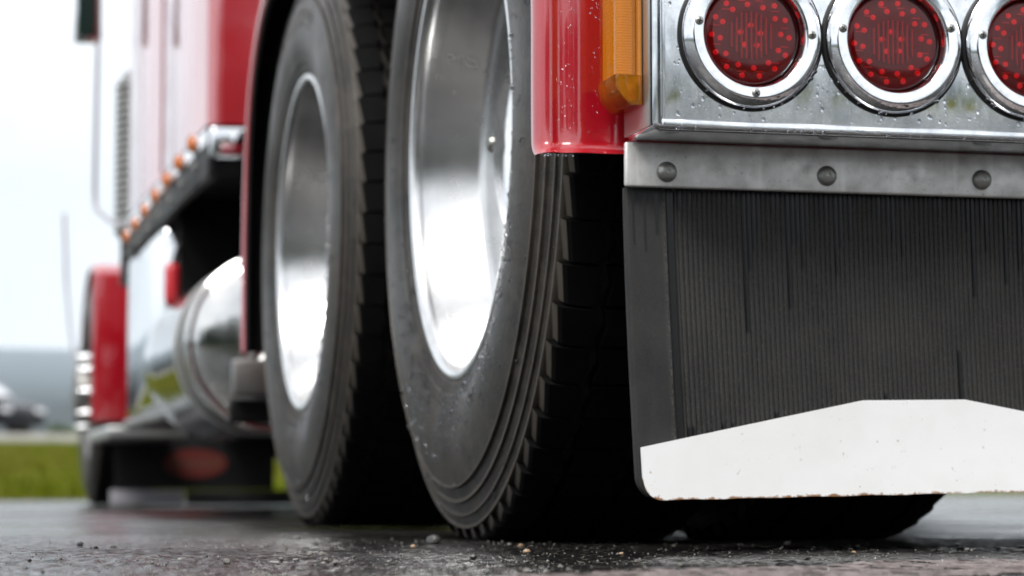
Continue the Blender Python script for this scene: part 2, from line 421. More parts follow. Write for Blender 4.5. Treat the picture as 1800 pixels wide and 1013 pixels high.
# ------------------------------------------------------------------ setting: ground
def vnoise(nx, ny, cell, seed):
    """smooth value noise, nx*ny samples, lattice step 'cell' samples"""
    g = np.random.default_rng(seed); mx, my = int(nx / cell) + 3, int(ny / cell) + 3
    G = g.random((mx, my)); x = np.arange(nx) / cell; y = np.arange(ny) / cell
    i = x.astype(int); j = y.astype(int); u = x - i; w = y - j
    u = u * u * (3 - 2 * u); w = w * w * (3 - 2 * w)
    a = G[np.ix_(i, j)]; b = G[np.ix_(i + 1, j)]; c = G[np.ix_(i, j + 1)]; d = G[np.ix_(i + 1, j + 1)]
    U = u[:, None]; W = w[None, :]
    return a * (1 - U) * (1 - W) + b * U * (1 - W) + c * (1 - U) * W + d * U * W
STEP = 0.0035
YAW = R(-13.95)
NX, NY = 620, 640
lx = (np.arange(NX) - NX / 2) * STEP * 1.25            # along the tyre line, across the view
ly = 1.35 + np.arange(NY) * STEP * 1.12
hgt = (0.0026 * vnoise(NX, NY, 1.7, 1) + 0.0027 * vnoise(NX, NY, 3.2, 2) + 0.0016 * vnoise(NX, NY, 9, 3)
       + 0.0030 * vnoise(NX, NY, 55, 4) + 0.0040 * vnoise(NX, NY, 150, 5))
GX = lx[:, None] * math.cos(YAW) - ly[None, :] * math.sin(YAW)
GY = lx[:, None] * math.sin(YAW) + ly[None, :] * math.cos(YAW)
far = np.clip((NY - 1 - np.arange(NY)) / 330.0, 0, 1)[None, :]
hgt = (hgt - 0.0070) * (0.18 + 0.82 * far)
level = -0.0012 - 0.0012 * (GX > 0.62)
pud = np.clip((level - hgt) / 0.0006, 0, 1)
hgt = np.maximum(hgt, level)
edge_d = np.minimum(np.minimum(np.arange(NX)[:, None], NX - 1 - np.arange(NX)[:, None]), np.minimum(np.arange(NY)[None, :], NY - 1 - np.arange(NY)[None, :]))
fade = np.clip(edge_d / 40.0, 0, 1)
hgt = hgt * fade - (1 - fade) * 0.006
def ground_z(x, y):
    u = x * math.cos(-YAW) - y * math.sin(-YAW); w = x * math.sin(-YAW) + y * math.cos(-YAW)
    i = int(round(u / (STEP * 1.25) + NX / 2)); j = int(round((w - 1.35) / (STEP * 1.12)))
    return float(hgt[i, j]) if 0 <= i < NX and 0 <= j < NY else -0.0005
pv = np.stack([GX, GY, hgt], -1).reshape(-1, 3)
I, J = np.meshgrid(np.arange(NX - 1), np.arange(NY - 1), indexing='ij')
q0 = (I * NY + J).ravel(); pf = np.stack([q0, q0 + NY, q0 + NY + 1, q0 + 1], -1)
# coarse sheet out to the verge
cx = np.concatenate([np.linspace(-70, -6, 17), np.linspace(-5, 8, 27), np.linspace(9, 90, 17)])
cy = np.concatenate([np.linspace(-45, -3, 12), np.linspace(-2, 45, 64)])
CX, CY = np.meshgrid(cx, cy, indexing='ij')
sv = np.stack([CX, CY, np.full_like(CX, -0.0030)], -1).reshape(-1, 3)
nx2, ny2 = len(cx), len(cy); I, J = np.meshgrid(np.arange(nx2 - 1), np.arange(ny2 - 1), indexing='ij')
q1 = (I * ny2 + J).ravel(); sf = np.stack([q1, q1 + ny2, q1 + ny2 + 1, q1 + 1], -1) + len(pv)
av = np.concatenate([pv, sv]); af = np.concatenate([pf, sf])
me = bpy.data.meshes.new('asphalt')
me.vertices.add(len(av)); me.vertices.foreach_set('co', av.astype(np.float32).ravel())
me.loops.add(len(af) * 4); me.loops.foreach_set('vertex_index', af.astype(np.int32).ravel())
me.polygons.add(len(af)); me.polygons.foreach_set('loop_start', np.arange(0, len(af) * 4, 4, dtype=np.int32))
me.polygons.foreach_set('loop_total', np.full(len(af), 4, np.int32)); me.update(); me.validate()
me.polygons.foreach_set('use_smooth', np.ones(len(af), bool))
w = me.attributes.new('water', 'FLOAT', 'POINT')
w.data.foreach_set('value', np.concatenate([(pud * fade).ravel(), np.clip(vnoise(nx2, ny2, 3, 9).ravel() * 3 - 1.6, 0, 1) * 0.6]).astype(np.float32))
me.materials.append(M['wet_asphalt'])
asphalt = link(bpy.data.objects.new('asphalt', me)); tag(asphalt, 'wet black asphalt of the parking area', kind='structure')

# worn brownish paint stripe in the near right corner: the grid cells below a slanting line
mk = (GY - (1.853 + (GX - 0.505) * (2.192 - 1.853) / (1.044 - 0.505))) + 0.055 * (vnoise(NX, NY, 14, 21) - 0.5) + 0.03 * (vnoise(NX, NY, 5, 22) - 0.5)
sel = (mk < 0) & (mk > -0.28) & (vnoise(NX, NY, 7, 23) > 0.22) & (GX > 0.35)
idx = -np.ones((NX, NY), int); vs, fs = [], []
ii, jj = np.nonzero(sel[:-1, :-1])
for i, j in zip(ii, jj):
    q = []
    for a, b in ((i, j), (i + 1, j), (i + 1, j + 1), (i, j + 1)):
        if idx[a, b] < 0:
            idx[a, b] = len(vs); vs.append((GX[a, b], GY[a, b], max(hgt[a, b], -0.0022) * 0.6 + 0.0012))
        q.append(idx[a, b])
    fs.append(q)
tag(mesh('road_marking', vs, fs, 'worn_paint'), 'worn brownish paint stripe flaking off the asphalt', kind='structure')

# grassy bank beyond the parking area, rising to a road
def bank_z(x, y):
    if y > 0:
        y0 = 16.5 + max(0, x - 4.2) * 5.0
        k = min(1, max(0, (y - y0) / max(1.0, 39.5 - y0))) if y > y0 else 0; z = 0.80 * (k ** 1.15) if y > y0 else -0.05
        if y > 39.5: z = 0.80 + min(1, (y - 39.5) / 6) * 0.10
        return z - 0.004
    k = min(1, max(0, (-y - 44) / 12)); return 0.9 * k - 0.01
def sheet(name, xs, ys, zf, mat, amp=0.0, seed=3):
    r2 = random.Random(seed); v, f = [], []
    for x in xs:
        for y in ys:
            v.append((x, y, zf(x, y) + (r2.uniform(-amp, amp) if amp else 0)))
    n = len(ys)
    for i in range(len(xs) - 1):
        for j in range(n - 1): f.append((i * n + j, (i + 1) * n + j, (i + 1) * n + j + 1, i * n + j + 1))
    return mesh(name, v, f, mat)
bank = sheet('grass_bank', np.linspace(-60, 90, 301), np.linspace(16.5, 46, 119), bank_z, 'grass_ground', 0.03)
tag(bank, kind='structure')
tag(sheet('meadow', np.linspace(-160, 180, 90), np.linspace(-150, -44, 50), bank_z, 'grass_ground', 0.08), kind='structure')
bv, bf = [], []
gr = np.random.default_rng(5)
for k in range(60000):
    y = 16.45 + 22 * gr.random() ** 1.6; x = -6 + 30 * gr.random()
    h = 0.05 + 0.09 * gr.random(); wd = 0.006 + 0.008 * gr.random(); an = gr.random() * PI
    dx, dy = wd * math.cos(an), wd * math.sin(an); z = bank_z(x, y) - 0.02
    if z < -0.03: continue
    tx, ty = (gr.random(2) - 0.5) * h * 1.1; b = len(bv)
    bv += [(x - dx, y - dy, z), (x + dx, y + dy, z), (x + tx, y + ty, z + h)]; bf.append((b, b + 1, b + 2))
tag(mesh('grass', bv, bf, 'grass_blade', None, False), 'short rough grass covering the bank beyond the parking area', 'grass', kind='stuff')
kb = box('kerb', -60, 90, 45.6, 46.0, 0.55, 1.07, 'concrete', None, 0.03); tag(kb, 'pale concrete kerb along the far road', kind='structure')
tag(box('road', -60, 90, 46.02, 84, 0.5, 0.98, 'road_far', None, 0.02), kind='structure')

# hills all round, rising with distance into the mist
hv, hf = [], []; NA, NRr = 180, 40
hn = vnoise(NA + 1, NRr + 1, 9, 31); hn2 = vnoise(NA + 1, NRr + 1, 3.2, 33); hn[-1] = hn[0]; hn2[-1] = hn2[0]
for i in range(NA + 1):
    th = 2 * PI * i / NA
    for j in range(NRr + 1):
        u = j / NRr; r = 86 + 7700 * u ** 2.0
        k1 = min(1, max(0, (r - 300) / 900)); k1 = k1 * k1 * (3 - 2 * k1)
        el = 1.75 * k1 + 1.45 * max(0, (r - 1200) / 6600)
        z = -0.8 + r * math.tan(R(el)) * (0.90 + 0.20 * hn[i, j]) + 6 * hn2[i, j] * k1
        hv.append((r * math.cos(th), r * math.sin(th) * 1.0, z))
for i in range(NA):
    for j in range(NRr): hf.append((i * (NRr + 1) + j, (i + 1) * (NRr + 1) + j, (i + 1) * (NRr + 1) + j + 1, i * (NRr + 1) + j + 1))
tag(mesh('hills', hv, hf, 'hill_forest'), 'dark wooded hills fading up into low cloud', kind='structure')
sheet_f = sheet('field', np.linspace(-400, 400, 20), np.linspace(-400, 400, 20), lambda x, y: -0.75, 'grass_ground'); tag(sheet_f, kind='structure')

# ------------------------------------------------------------------ the truck
MID = 1.93                                    # truck centre line (x)
truck = empty('truck', (MID, 6.0, 0.0))
tag(truck, 'red heavy truck with chrome tail panel and polished wheels, seen from behind', 'truck')
truck_inv = Matrix.Translation((-MID, -6.0, 0))
def T(o):
    """parent an object built in world coordinates to the truck"""
    o.parent = truck; o.matrix_parent_inverse = truck_inv; return o
def part(name, loc):
    e = empty(name, (loc[0] - MID, loc[1] - 6.0, loc[2]), truck); return e

# ---- wheels --------------------------------------------------------------
RT = 0.522
CZ = 0.5155
def flat(o):
    for v in o.data.vertices:
        if v.co.z < -CZ:
            v.co.z = -CZ + (v.co.z + CZ) * 0.05
    return o
side = [(0.296, -0.098), (0.304, -0.104), (0.312, -0.1120), (0.326, -0.1150), (0.3285, -0.1175), (0.333, -0.1178), (0.345, -0.1212), (0.362, -0.1242),
        (0.385, -0.1255), (0.405, -0.1245), (0.428, -0.1210), (0.4448, -0.1170), (0.4458, -0.1194), (0.4480, -0.1190), (0.449, -0.1145), (0.4625, -0.1105),
        (0.4632, -0.1122), (0.4665, -0.1118), (0.4672, -0.1080), (0.481, -0.1040), (0.4815, -0.1056), (0.4838, -0.1052), (0.4845, -0.1020), (0.4955, -0.0985), (0.4967, -0.1010), (0.4995, -0.1004), (0.5005, -0.0950), (0.5035, -0.086)]
IN = 0.060                                     # casing is this much wider on its inner side
prof = side + [(0.5055, -0.05), (0.506, 0.03), (0.5055, 0.11)] + [(r, -x + IN) for r, x in side[::-1]]
tv, tf = lathe_data(prof, 192, 'X')
tyre_o = mesh('tyre', tv, tf, 'tyre_rubber', None, True, 28); fix_normals(tyre_o); flat(tyre_o)
# tread: slanted shoulder lugs and zigzag blocks, standing 17 mm off the casing
bm = bmesh.new(); NL = 64
def lug(th0, th1, xs0, xs1, r_top, r_bot, skew):
    vs = []
    for (th, rt_) in ((th0, r_top), (th1, r_top)):
        s = skew if th == th1 else 0.0
        for x, rr_ in ((xs0 + s, r_bot), (xs0 + s, rt_ - 0.004), (xs0 + s + 0.004, rt_), (xs1, rt_ - 0.0), (xs1, r_bot)):
            vs.append(bm.verts.new((x, rr_ * math.cos(th), rr_ * math.sin(th))))
    a, b = vs[:5], vs[5:]
    bm.faces.new(a); bm.faces.new(b[::-1])
    for i in range(5): bm.faces.new((a[i], b[i], b[(i + 1) % 5], a[(i + 1) % 5]))
for k in range(NL):
    th = 2 * PI * k / NL; p = 2 * PI / NL
    for sgn in (-1, 1):
        for h in range(2):                                   # each shoulder lug in two halves: a zigzag inner edge
            t0, t1 = th + p * (0.04 + 0.46 * h), th + p * (0.04 + 0.46 * (h + 1))
            e0, e1 = (-0.056, -0.050) if h == 0 else (-0.050, -0.056)
            vs = []
            for tt, inn, frac in ((t0, e0, 0.46 * h), (t1, e1, 0.46 * (h + 1))):
                out_ = -0.0968 + 0.0075 * frac
                for x, rr_ in ((out_ - 0.0035, 0.4978), (out_ + 0.001, 0.5120), (out_ + 0.0055, 0.5165), (-0.072, 0.5203), (inn, RT), (inn, 0.503), (out_ + 0.006, 0.4970)):
                    vs.append(bm.verts.new((x if sgn < 0 else IN - x, rr_ * math.cos(tt), rr_ * math.sin(tt))))
            a, b = vs[:7], vs[7:]; bm.faces.new(a); bm.faces.new(b[::-1])
            for i in range(7): bm.faces.new((a[i], b[i], b[(i + 1) % 7], a[(i + 1) % 7]))
    for c0, c1 in ((-0.043, 0.024), (0.036, 0.103)):        # two rows of centre blocks
        t0, t1, tm = th + p * 0.06, th + p * 0.94, th + p * 0.5
        vs = []
        for rr_ in (0.503, RT):
            g = 0.0015 if rr_ == RT else 0
            for x, tt in ((c0 + g, t0), (c0 + 0.006 + g, tm), (c0 + g, t1), (c1 - g, t1), (c1 + 0.004 - g, tm), (c1 - g, t0)):
                vs.append(bm.verts.new((x, rr_ * math.cos(tt), rr_ * math.sin(tt))))
        bm.faces.new(vs[:6]); bm.faces.new(vs[6:][::-1])
        for i in range(6): bm.faces.new((vs[i], vs[6 + i], vs[6 + (i + 1) % 6], vs[(i + 1) % 6]))
tread_o = from_bm('tread', bm, 'tread_rubber', None, 30); flat(tread_o)
tread_o.data.materials.append(M['tyre_rubber'])
for p_ in tread_o.data.polygons:
    if (p_.normal.x < -0.85 and p_.center.x < -0.075) or (p_.normal.x > 0.85 and p_.center.x > IN + 0.075): p_.material_index = 1
# deep-dish outer rim; flange face is at local x = -0.112
FX = -0.112
rp = [(0.296, 0.030), (0.3065, 0.012), (0.3085, 0.006), (0.307, 0.0015), (0.303, 0.0), (0.2975, 0.001), (0.2940, 0.005), (0.2920, 0.011), (0.2910, 0.018)]
rp = [tuple(q) for q in spline(rp, 3)] + [(0.2865, 0.034), (0.2862, 0.035), (0.2795, 0.064), (0.2788, 0.0655), (0.2725, 0.0885)]
rp += [tuple(q) for q in spline([(0.2718, 0.090), (0.2690, 0.0965), (0.262, 0.1025), (0.252, 0.106), (0.235, 0.1085), (0.205, 0.109)], 3)] + [(0.14, 0.109), (0.10, 0.109)]
rim_o = lathe('rim', [(r, FX + x) for r, x in rp], 160, 'wheel_aluminium', None, 'X', False, 50)
cap = spline([(0.118, 0.1088), (0.1165, 0.086), (0.112, 0.0795), (0.098, 0.074), (0.075, 0.0705), (0.04, 0.068), (0.001, 0.067)], 4)
cap_o = lathe('hub_cover', [(r, FX + x) for r, x in cap], 64, 'bright_chrome', None, 'X', False, 50)
nutp = [(0.0165, 0.109), (0.0165, 0.100), (0.0145, 0.098), (0.0125, 0.098), (0.0120, 0.086), (0.0085, 0.082), (0.0005, 0.0815)]
nut_o = lathe('wheel_bolt', [(r, FX + x) for r, x in nutp], 12, 'rivet_steel', None, 'X', False, 40)
inner_p = [(0.30, -0.10), (0.27, -0.06), (0.265, 0.06), (0.30, 0.10)]
irim_o = lathe('rim', inner_p, 48, 'dull_aluminium', None, 'X', False, 40)
PROTO = [tyre_o, tread_o, rim_o, cap_o, nut_o, irim_o]
def put(o, parent, name, loc=(0, 0, 0)):
    c = o.copy(); c.name = name; c.location = loc; link(c, parent); return c
YR, YF, XW = 3.163, 4.492, 0.832
def dual(y, right=False, detail=True):
    x = 0.822 if y < 4 else 0.832
    if right: x = 2 * MID - x
    w = part('drive_wheel', (x, y, CZ))
    if right: w.rotation_euler = (0, 0, PI)
    put(tyre_o, w, 'tyre'); put(tread_o, w, 'tread')
    if detail:
        put(rim_o, w, 'rim'); put(cap_o, w, 'hub_cover')
        for a in (0.16, PI + 0.16): put(nut_o, w, 'wheel_bolt', (0, 0.1675 * math.cos(a), 0.1675 * math.sin(a)))
    wi = part('drive_wheel', (x + (-0.313 if right else 0.313), y, CZ))
    put(tyre_o, wi, 'tyre'); put(tread_o, wi, 'tread'); put(irim_o, wi, 'rim')
    return w, wi
wr_, wri = dual(YR); wf_, wfi = dual(YF)
wr_.rotation_euler = (R(2.0), 0, 0); wf_.rotation_euler = (R(-1.2), 0, 0)
wr_['label'] = 'outer rear drive wheel with polished dished rim and wet tyre'
wf_['label'] = 'outer front drive wheel under the fender, polished rim'
for y in (YR, YF): dual(y, True)
# keep the flattened contact patch at the bottom: wheels stay unrotated
wr_.rotation_euler = wf_.rotation_euler = (0, 0, 0)

# steer wheels: flat-faced rim with spiked nut covers
sp_nut = lathe('nut_cover', [(0.019, 0.0), (0.019, -0.012), (0.015, -0.03), (0.010, -0.055), (0.004, -0.078), (0.0004, -0.082)], 10, 'bright_chrome', None, 'X', False, 40)
s_rim = lathe('rim', [tuple(q) for q in spline([(0.296, 0.03), (0.307, 0.006), (0.303, 0.0), (0.292, 0.006), (0.27, 0.03), (0.24, 0.034), (0.20, 0.02), (0.15, 0.012), (0.145, -0.01), (0.135, -0.055), (0.10, -0.068), (0.001, -0.072)], 3)], 64, 'dark_aluminium', None, 'X', False, 50)
PROTO += [sp_nut, s_rim]
def steer(x, right):
    w = part('steer_wheel', (x, 11.2, CZ * 0.965)); w.scale = (0.965, 0.965, 0.965)
    if right: w.rotation_euler = (0, 0, PI)
    put(tyre_o, w, 'tyre'); put(tread_o, w, 'tread'); put(s_rim, w, 'rim', (FX, 0, 0))
    for k in range(10):
        a = 2 * PI * k / 10; put(sp_nut, w, 'nut_cover', (FX + 0.014, 0.1675 * math.cos(a), 0.1675 * math.sin(a)))
    return w
steer(0.955, False); steer(2 * MID - 0.955, True)
for o in PROTO: bpy.data.objects.remove(o)

# water beads on the two near tyres
def side_x(r):
    for (r0, x0), (r1, x1) in zip(side, side[1:]):
        if r0 <= r <= r1: return x0 + (x1 - x0) * (r - r0) / max(1e-6, r1 - r0)
    return side[-1][1]
def tyre_drops(n, seed, big=1.0):
    rd = random.Random(seed); it = []
    for k in range(n):
        if k % 5 < 3: r = rd.gauss(0.352, 0.026)
        else: r = rd.uniform(0.33, 0.495)
        r = min(0.497, max(0.318, r)); th = -PI / 2 + rd.gauss(0, 0.7) - (0.45 if k % 3 else -0.3)
        rad = rd.choice((0.0011, 0.0014, 0.0018, 0.0024, 0.0034)) * big
        x = side_x(r); dr = (side_x(min(.5, r + .004)) - side_x(r - .004)) / .008
        nn = Vector((-1, -dr * math.cos(th), -dr * math.sin(th))); nn = Vector((-1, dr * math.cos(th), dr * math.sin(th)))
        it.append(((x, r * math.cos(th), r * math.sin(th)), nn, rad, rd.uniform(0.9, 1.25)))
    return it
def moulding(w):
    rd_ = random.Random(5); bm = bmesh.new()
    for a0, n_, r0, r1 in ((R(66), 8, 0.392, 0.424),):
        for k in range(n_):
            th = a0 + R(6.4) * k
            for dth, ra, rb in ((0.0, r0, r1), (R(rd_.choice((1.8, 2.6, 3.4))), r0 + rd_.choice((0, 0.014)), r1)):
                vs = []
                for tt, rr_ in ((th + dth - R(.45), ra), (th + dth + R(.45), ra), (th + dth + R(.45), rb), (th + dth - R(.45), rb)):
                    x_ = side_x(rr_); vs.append(((x_ + 0.001, rr_ * math.cos(tt), rr_ * math.sin(tt)), (x_ - 0.0012, rr_ * math.cos(tt), rr_ * math.sin(tt))))
                lo = [bm.verts.new(q[0]) for q in vs]; hi = [bm.verts.new(q[1]) for q in vs]
                bm.faces.new(hi)
                for i in range(4): bm.faces.new((lo[i], lo[(i + 1) % 4], hi[(i + 1) % 4], hi[i]))
    return tag(from_bm('sidewall_moulding', bm, 'tyre_rubber', w, 30), kind='stuff')
moulding(wr_); moulding(wf_)
drops('water_drops', tyre_drops(820, 3), wr_); drops('water_drops', tyre_drops(420, 8, 1.2), wf_)

# ---- chassis that closes the dark space behind the wheels ------------------
for sgn in (-1, 1):
    x = MID + sgn * 0.43
    T(box('frame_rail', x - 0.045, x + 0.045, 2.60, 12.2, 0.62, 0.90, 'black_chassis', None, 0.01))
for y in (YR, YF):
    T(lathe('axle', [(0.0, -1.1), (0.07, -1.1), (0.075, -0.35), (0.10, -0.3), (0.20, -0.16), (0.20, 0.16), (0.10, 0.3), (0.075, 0.35), (0.07, 1.1), (0.0, 1.1)], 24, 'black_chassis', None, 'X', False, 40, (MID, y, 0.52)))
    for sgn in (-1, 1):
        T(lathe('brake_drum', [(0.0, -0.10), (0.21, -0.10), (0.21, 0.10), (0.0, 0.10)], 32, 'black_chassis', None, 'X', False, 40, (MID + sgn * 0.70, y, 0.52)))
        T(box('spring_hanger', MID + sgn * 0.58 - 0.05, MID + sgn * 0.58 + 0.05, y - 0.34, y + 0.34, 0.40, 0.60, 'black_chassis', None, 0.02))
T(box('crossmember', MID - 1.0, MID + 1.0, 3.70, 3.95, 0.36, 0.88, 'black_chassis', None, 0.02))
T(box('crossmember', MID - 0.42, MID + 0.42, 2.62, 2.68, 0.60, 0.90, 'black_chassis', None, 0.01))
T(box('deck_plate', MID - 1.05, MID + 1.05, 2.60, 6.05, 1.115, 1.14, 'black_chassis', None, 0.006))

# ---- tandem fender ---------------------------------------------------------
fpath = spline([(5.190, 0.352), (5.196, 0.46), (5.192, 0.60), (5.165, 0.78), (5.085, 0.93), (4.94, 1.035), (4.76, 1.085), (4.5, 1.10), (4.0, 1.10), (3.5, 1.10), (3.05, 1.10), (2.88, 1.08),
                (2.735, 1.01), (2.635, 0.90), (2.585, 0.76), (2.572, 0.60), (2.571, 0.50), (2.570, 0.446), (2.566, 0.433), (2.556, 0.4255), (2.551, 0.4245)], 6)
def fender_outer(y): return 0.667 + (0.703 - 0.667) * (y - 2.56) / (5.19 - 2.56)
# cross-section: (distance from outer edge, depth below the outer face)
fsec = [(0.0085, 0.046), (0.0025, 0.038), (0.0, 0.029), (0.0008, 0.020), (0.0038, 0.0115), (0.0085, 0.0060), (0.0140, 0.0040), (0.0195, 0.0048), (0.0240, 0.0062), (0.0285, 0.0052), (0.034, 0.0024), (0.041, 0.0004), (0.050, -0.0004), (0.060, 0.0004), (0.070, 0.0010), (0.085, 0.0), (0.12, -0.0012), (0.25, 0.0), (0.45, 0.0), (0.66, 0.0)]
def fender_mesh(name, mat, inset=0.0, lo=0, hi=None, sec=fsec):
    v, f = [], []; P = fpath[lo:hi]; n = len(P)
    for i, p in enumerate(P):
        a = P[max(0, i - 1)]; b = P[min(n - 1, i + 1)]; d = np.array(b) - np.array(a); d /= np.linalg.norm(d)
        nrm = np.array((-d[1], d[0]))            # towards the wheels or away
        if np.dot(nrm, np.array((3.85, 0.4)) - np.array(p)) < 0: nrm = -nrm
        if p[1] < 0.5: nrm = np.array((1.0, 0.0)) if p[0] < 4 else np.array((-1.0, 0.0))
        x0 = fender_outer(p[0])
        for e, dep in sec:
            q = np.array(p) + nrm * (dep + inset); v.append((x0 + e, q[0], q[1]))
    m = len(sec)
    for i in range(n - 1):
        for j in range(m - 1): f.append((i * m + j, i * m + j + 1, (i + 1) * m + j + 1, (i + 1) * m + j))
    o = mesh(name, v, f, mat, None, True, 60); fix_normals(o); return o
fen = T(fender_mesh('fender', 'red_paint'))
fen['label'] = 'glossy red fender arching over both drive wheels'
lin = fender_mesh('fender_liner', 'liner', 0.004, sec=[(e + 0.003, d + 0.001) for e, d in fsec]); lin.parent = fen
# hanging drops along the lower edge and beads on the rear face
dl = []
rd = random.Random(4)
for x in (0.669, 0.6735, 0.6755, 0.684, 0.6925, 0.70): dl.append(((x, 2.5535, 0.4215), (0, -0.2, -1), rd.uniform(0.0019, 0.0027), 1.0))
for k in range(230):
    x = 0.68 + rd.random() * 0.085; z = 0.445 + rd.random() * 0.16
    dl.append(((x, 2.5712 if z > .45 else 2.570, z), (0, -1, 0), rd.choice((0.0003, 0.0004, 0.0005, 0.0007)), rd.uniform(1, 1.6)))
fd = drops('water_drops', dl, None); fd.parent = fen
mf = fen.copy(); COL.objects.link(mf); mf.parent = truck; mf.matrix_parent_inverse = truck_inv; mf.name = 'fender'
mf.location = (2 * MID, 0, 0); mf.scale = (-1, 1, 1); mf['label'] = 'red fender over the far drive wheels'

# ---- tail panel ------------------------------------------------------------
BX0, BX1 = 0.757, 2 * MID - 0.757
panel = T(box('tail_panel', BX0, BX1, 2.440, 2.547, 0.4355, 0.780, 'chrome', None, 0.0085, 4, 30))
panel['label'] = 'polished chrome tail light panel spotted with rain'
lip = T(box('panel_lip', BX0 + 0.0075, BX1 - 0.0075, 2.4345, 2.4395, 0.4375, 0.4465, 'chrome', None, 0.0022, 3, 30)); lip.parent = panel; lip.matrix_parent_inverse = Matrix.Identity(4)
vl = box('panel_lip', BX0 + 0.0065, BX0 + 0.0115, 2.4362, 2.4395, 0.4475, 0.779, 'chrome', None, 0.0014, 3, 30); vl.parent = panel
hv_ = box('hanger_strip', 0.752, 2 * MID - 0.752, 2.528, 2.5355, 0.3865, 0.4350, 'weathered_plate', None, 0.0028, 3, 30); T(hv_)
hv_['label'] = 'weathered grey metal strip with domed rivets holding the mud flap'
rp_ = [(0.0112, 0.0002), (0.0112, -0.0012), (0.0103, -0.0042), (0.0082, -0.0068), (0.0052, -0.0083), (0.0022, -0.0088), (0.0018, -0.0080), (0.0004, -0.0078)]
rivs = []
for k in range(4):
    rv = lathe('rivet', rp_, 20, 'rivet_steel', hv_, 'Y', False, 45, (0.798 + 0.1815 * k, 2.528, 0.4035 + 0.0012 * k)) if k == 0 else put(rivs[0], hv_, 'rivet', (0.798 + 0.1815 * k, 2.528, 0.4035 + 0.0012 * k))
    rivs.append(rv)
for k in range(4): put(rivs[0], hv_, 'rivet', (2 * MID - 0.798 - 0.1815 * k, 2.528, 0.4035))
ep = box('reflection_cover', 0.7543, 0.7563, 2.449, 2.540, 0.4405, 0.779, 'dull_aluminium', None, 0.0008, 2, 30); ep.parent = panel  # dull sheet added so the panel end shows pale, not the fender's reflection
# beads of rain on the panel face and hanging from its lower edge
rd = random.Random(12); it = []
for k in range(420):
    x = BX0 + 0.012 + rd.random() * 0.47; z = 0.45 + rd.random() ** 1.3 * 0.14
    if any((x - (0.862 + 0.158 * i)) ** 2 + (z - 0.537) ** 2 < 0.080 ** 2 for i in range(4)): continue
    it.append(((x, 2.4399, z), (0, -1, 0), rd.choice((0.0006, 0.0008, 0.0010, 0.0014, 0.0020)), rd.uniform(1.0, 2.0)))
for k in range(46):
    x = BX0 + 0.02 + rd.random() * 0.45
    it.append(((x, 2.4350, 0.4378 + rd.uniform(-.001, .002)), (0, -0.6, -0.8), rd.choice((0.0010, 0.0015, 0.0022)), rd.uniform(1, 1.3)))
fd = drops('water_drops', it, None); fd.parent = panel

# ---- tail lights -------------------------------------------------------------
def tail_light(x, screws):
    tl = part('tail_light', (x, 2.440, 0.537))
    lathe('gasket', [(0.0795, 0.0), (0.0795, -0.0035), (0.0770, -0.0055), (0.072, -0.0055)], 64, 'black_plastic', tl, 'Y', False, 40)
    bz = [tuple(q) for q in spline([(0.0768, -0.0030), (0.0764, -0.0075), (0.0735, -0.0125), (0.0690, -0.0165), (0.0672, -0.0176), (0.0655, -0.0178), (0.0600, -0.0172), (0.0575, -0.0168), (0.0560, -0.0158), (0.0545, -0.0125), (0.0532, -0.0070), (0.0525, -0.001)], 3)]
    lathe('bezel', bz, 96, 'bright_chrome', tl, 'Y', False, 50)
    lathe('lens', [tuple(q) for q in spline([(0.0528, -0.0010), (0.0515, -0.0055), (0.047, -0.0075), (0.036, -0.0088), (0.020, -0.0096), (0.0004, -0.0098)], 4)], 64, 'red_lens', tl, 'Y', False, 60)
    lathe('reflector', [(0.0527, -0.0004), (0.030, -0.0008), (0.0004, -0.0008)], 48, 'reflector', tl, 'Y', False, 60)
    led0 = None; ang0 = random.uniform(-.08, .08)
    for ring, (n, r, o) in enumerate(((14, 0.0425, 0.0), (12, 0.0335, 0.1), (5, 0.0115, 0.3))):
        for k in range(n):
            a = 2 * PI * k / n + o + ang0; p = (r * math.cos(a), -0.0008, r * math.sin(a))
            if led0 is None:
                led0 = lathe('led', [(0.0030, 0.0), (0.0030, -0.0014), (0.0023, -0.0029), (0.0003, -0.0036)], 10, 'led_red', tl, 'Y', False, 60, p)
            else: put(led0, tl, 'led', p)
    bm = bmesh.new()
    for k in range(9):
        x_ = -0.0215 + 0.0215 / 4 * k; h = math.sqrt(max(0, 0.0255 ** 2 - x_ ** 2)) + random.uniform(-.002, .001)
        bm_box(bm, x_ - 0.0008, x_ + 0.0008, -0.0048, -0.0009, -h, h)
    for k in range(12):
        a = 2 * PI * (k + .5) / 12; cx_, cz_ = 0.0385 * math.cos(a), 0.0385 * math.sin(a)
        bm_box(bm, cx_ - 0.0042, cx_ + 0.0042, -0.0018, -0.0009, cz_ - 0.0006, cz_ + 0.0006)
    from_bm('flute', bm, 'flute_red', tl, 30)
    for a in screws:
        a = R(a); px_, pz_ = 0.0622 * math.cos(a), 0.0622 * math.sin(a)
        sc = lathe('screw', [(0.0046, -0.0168), (0.0046, -0.0182), (0.0036, -0.0192), (0.0004, -0.0196)], 18, 'rivet_steel', tl, 'Y', False, 40, (px_, 0, pz_))
        bm = bmesh.new(); bm_box(bm, -0.0028, 0.0028, -0.0199, -0.0185, -0.0005, 0.0005); bm_box(bm, -0.0005, 0.0005, -0.01985, -0.0185, -0.0028, 0.0028)
        cr = from_bm('screw', bm, 'black_plastic', tl, 30); cr.location = (px_, 0, pz_); cr.rotation_euler = (0, random.uniform(0, 1.5), 0)
    it = []; rr2 = random.Random(int(x * 1000))
    for k in range(9):
        a = R(rr2.uniform(200, 340)); it.append(((0.0778 * math.cos(a), -0.006, 0.0782 * math.sin(a)), (0, -0.5, -0.8), rr2.choice((0.0012, 0.0017, 0.0024)), 1.2))
    drops('water_drops', it, tl)
    return tl
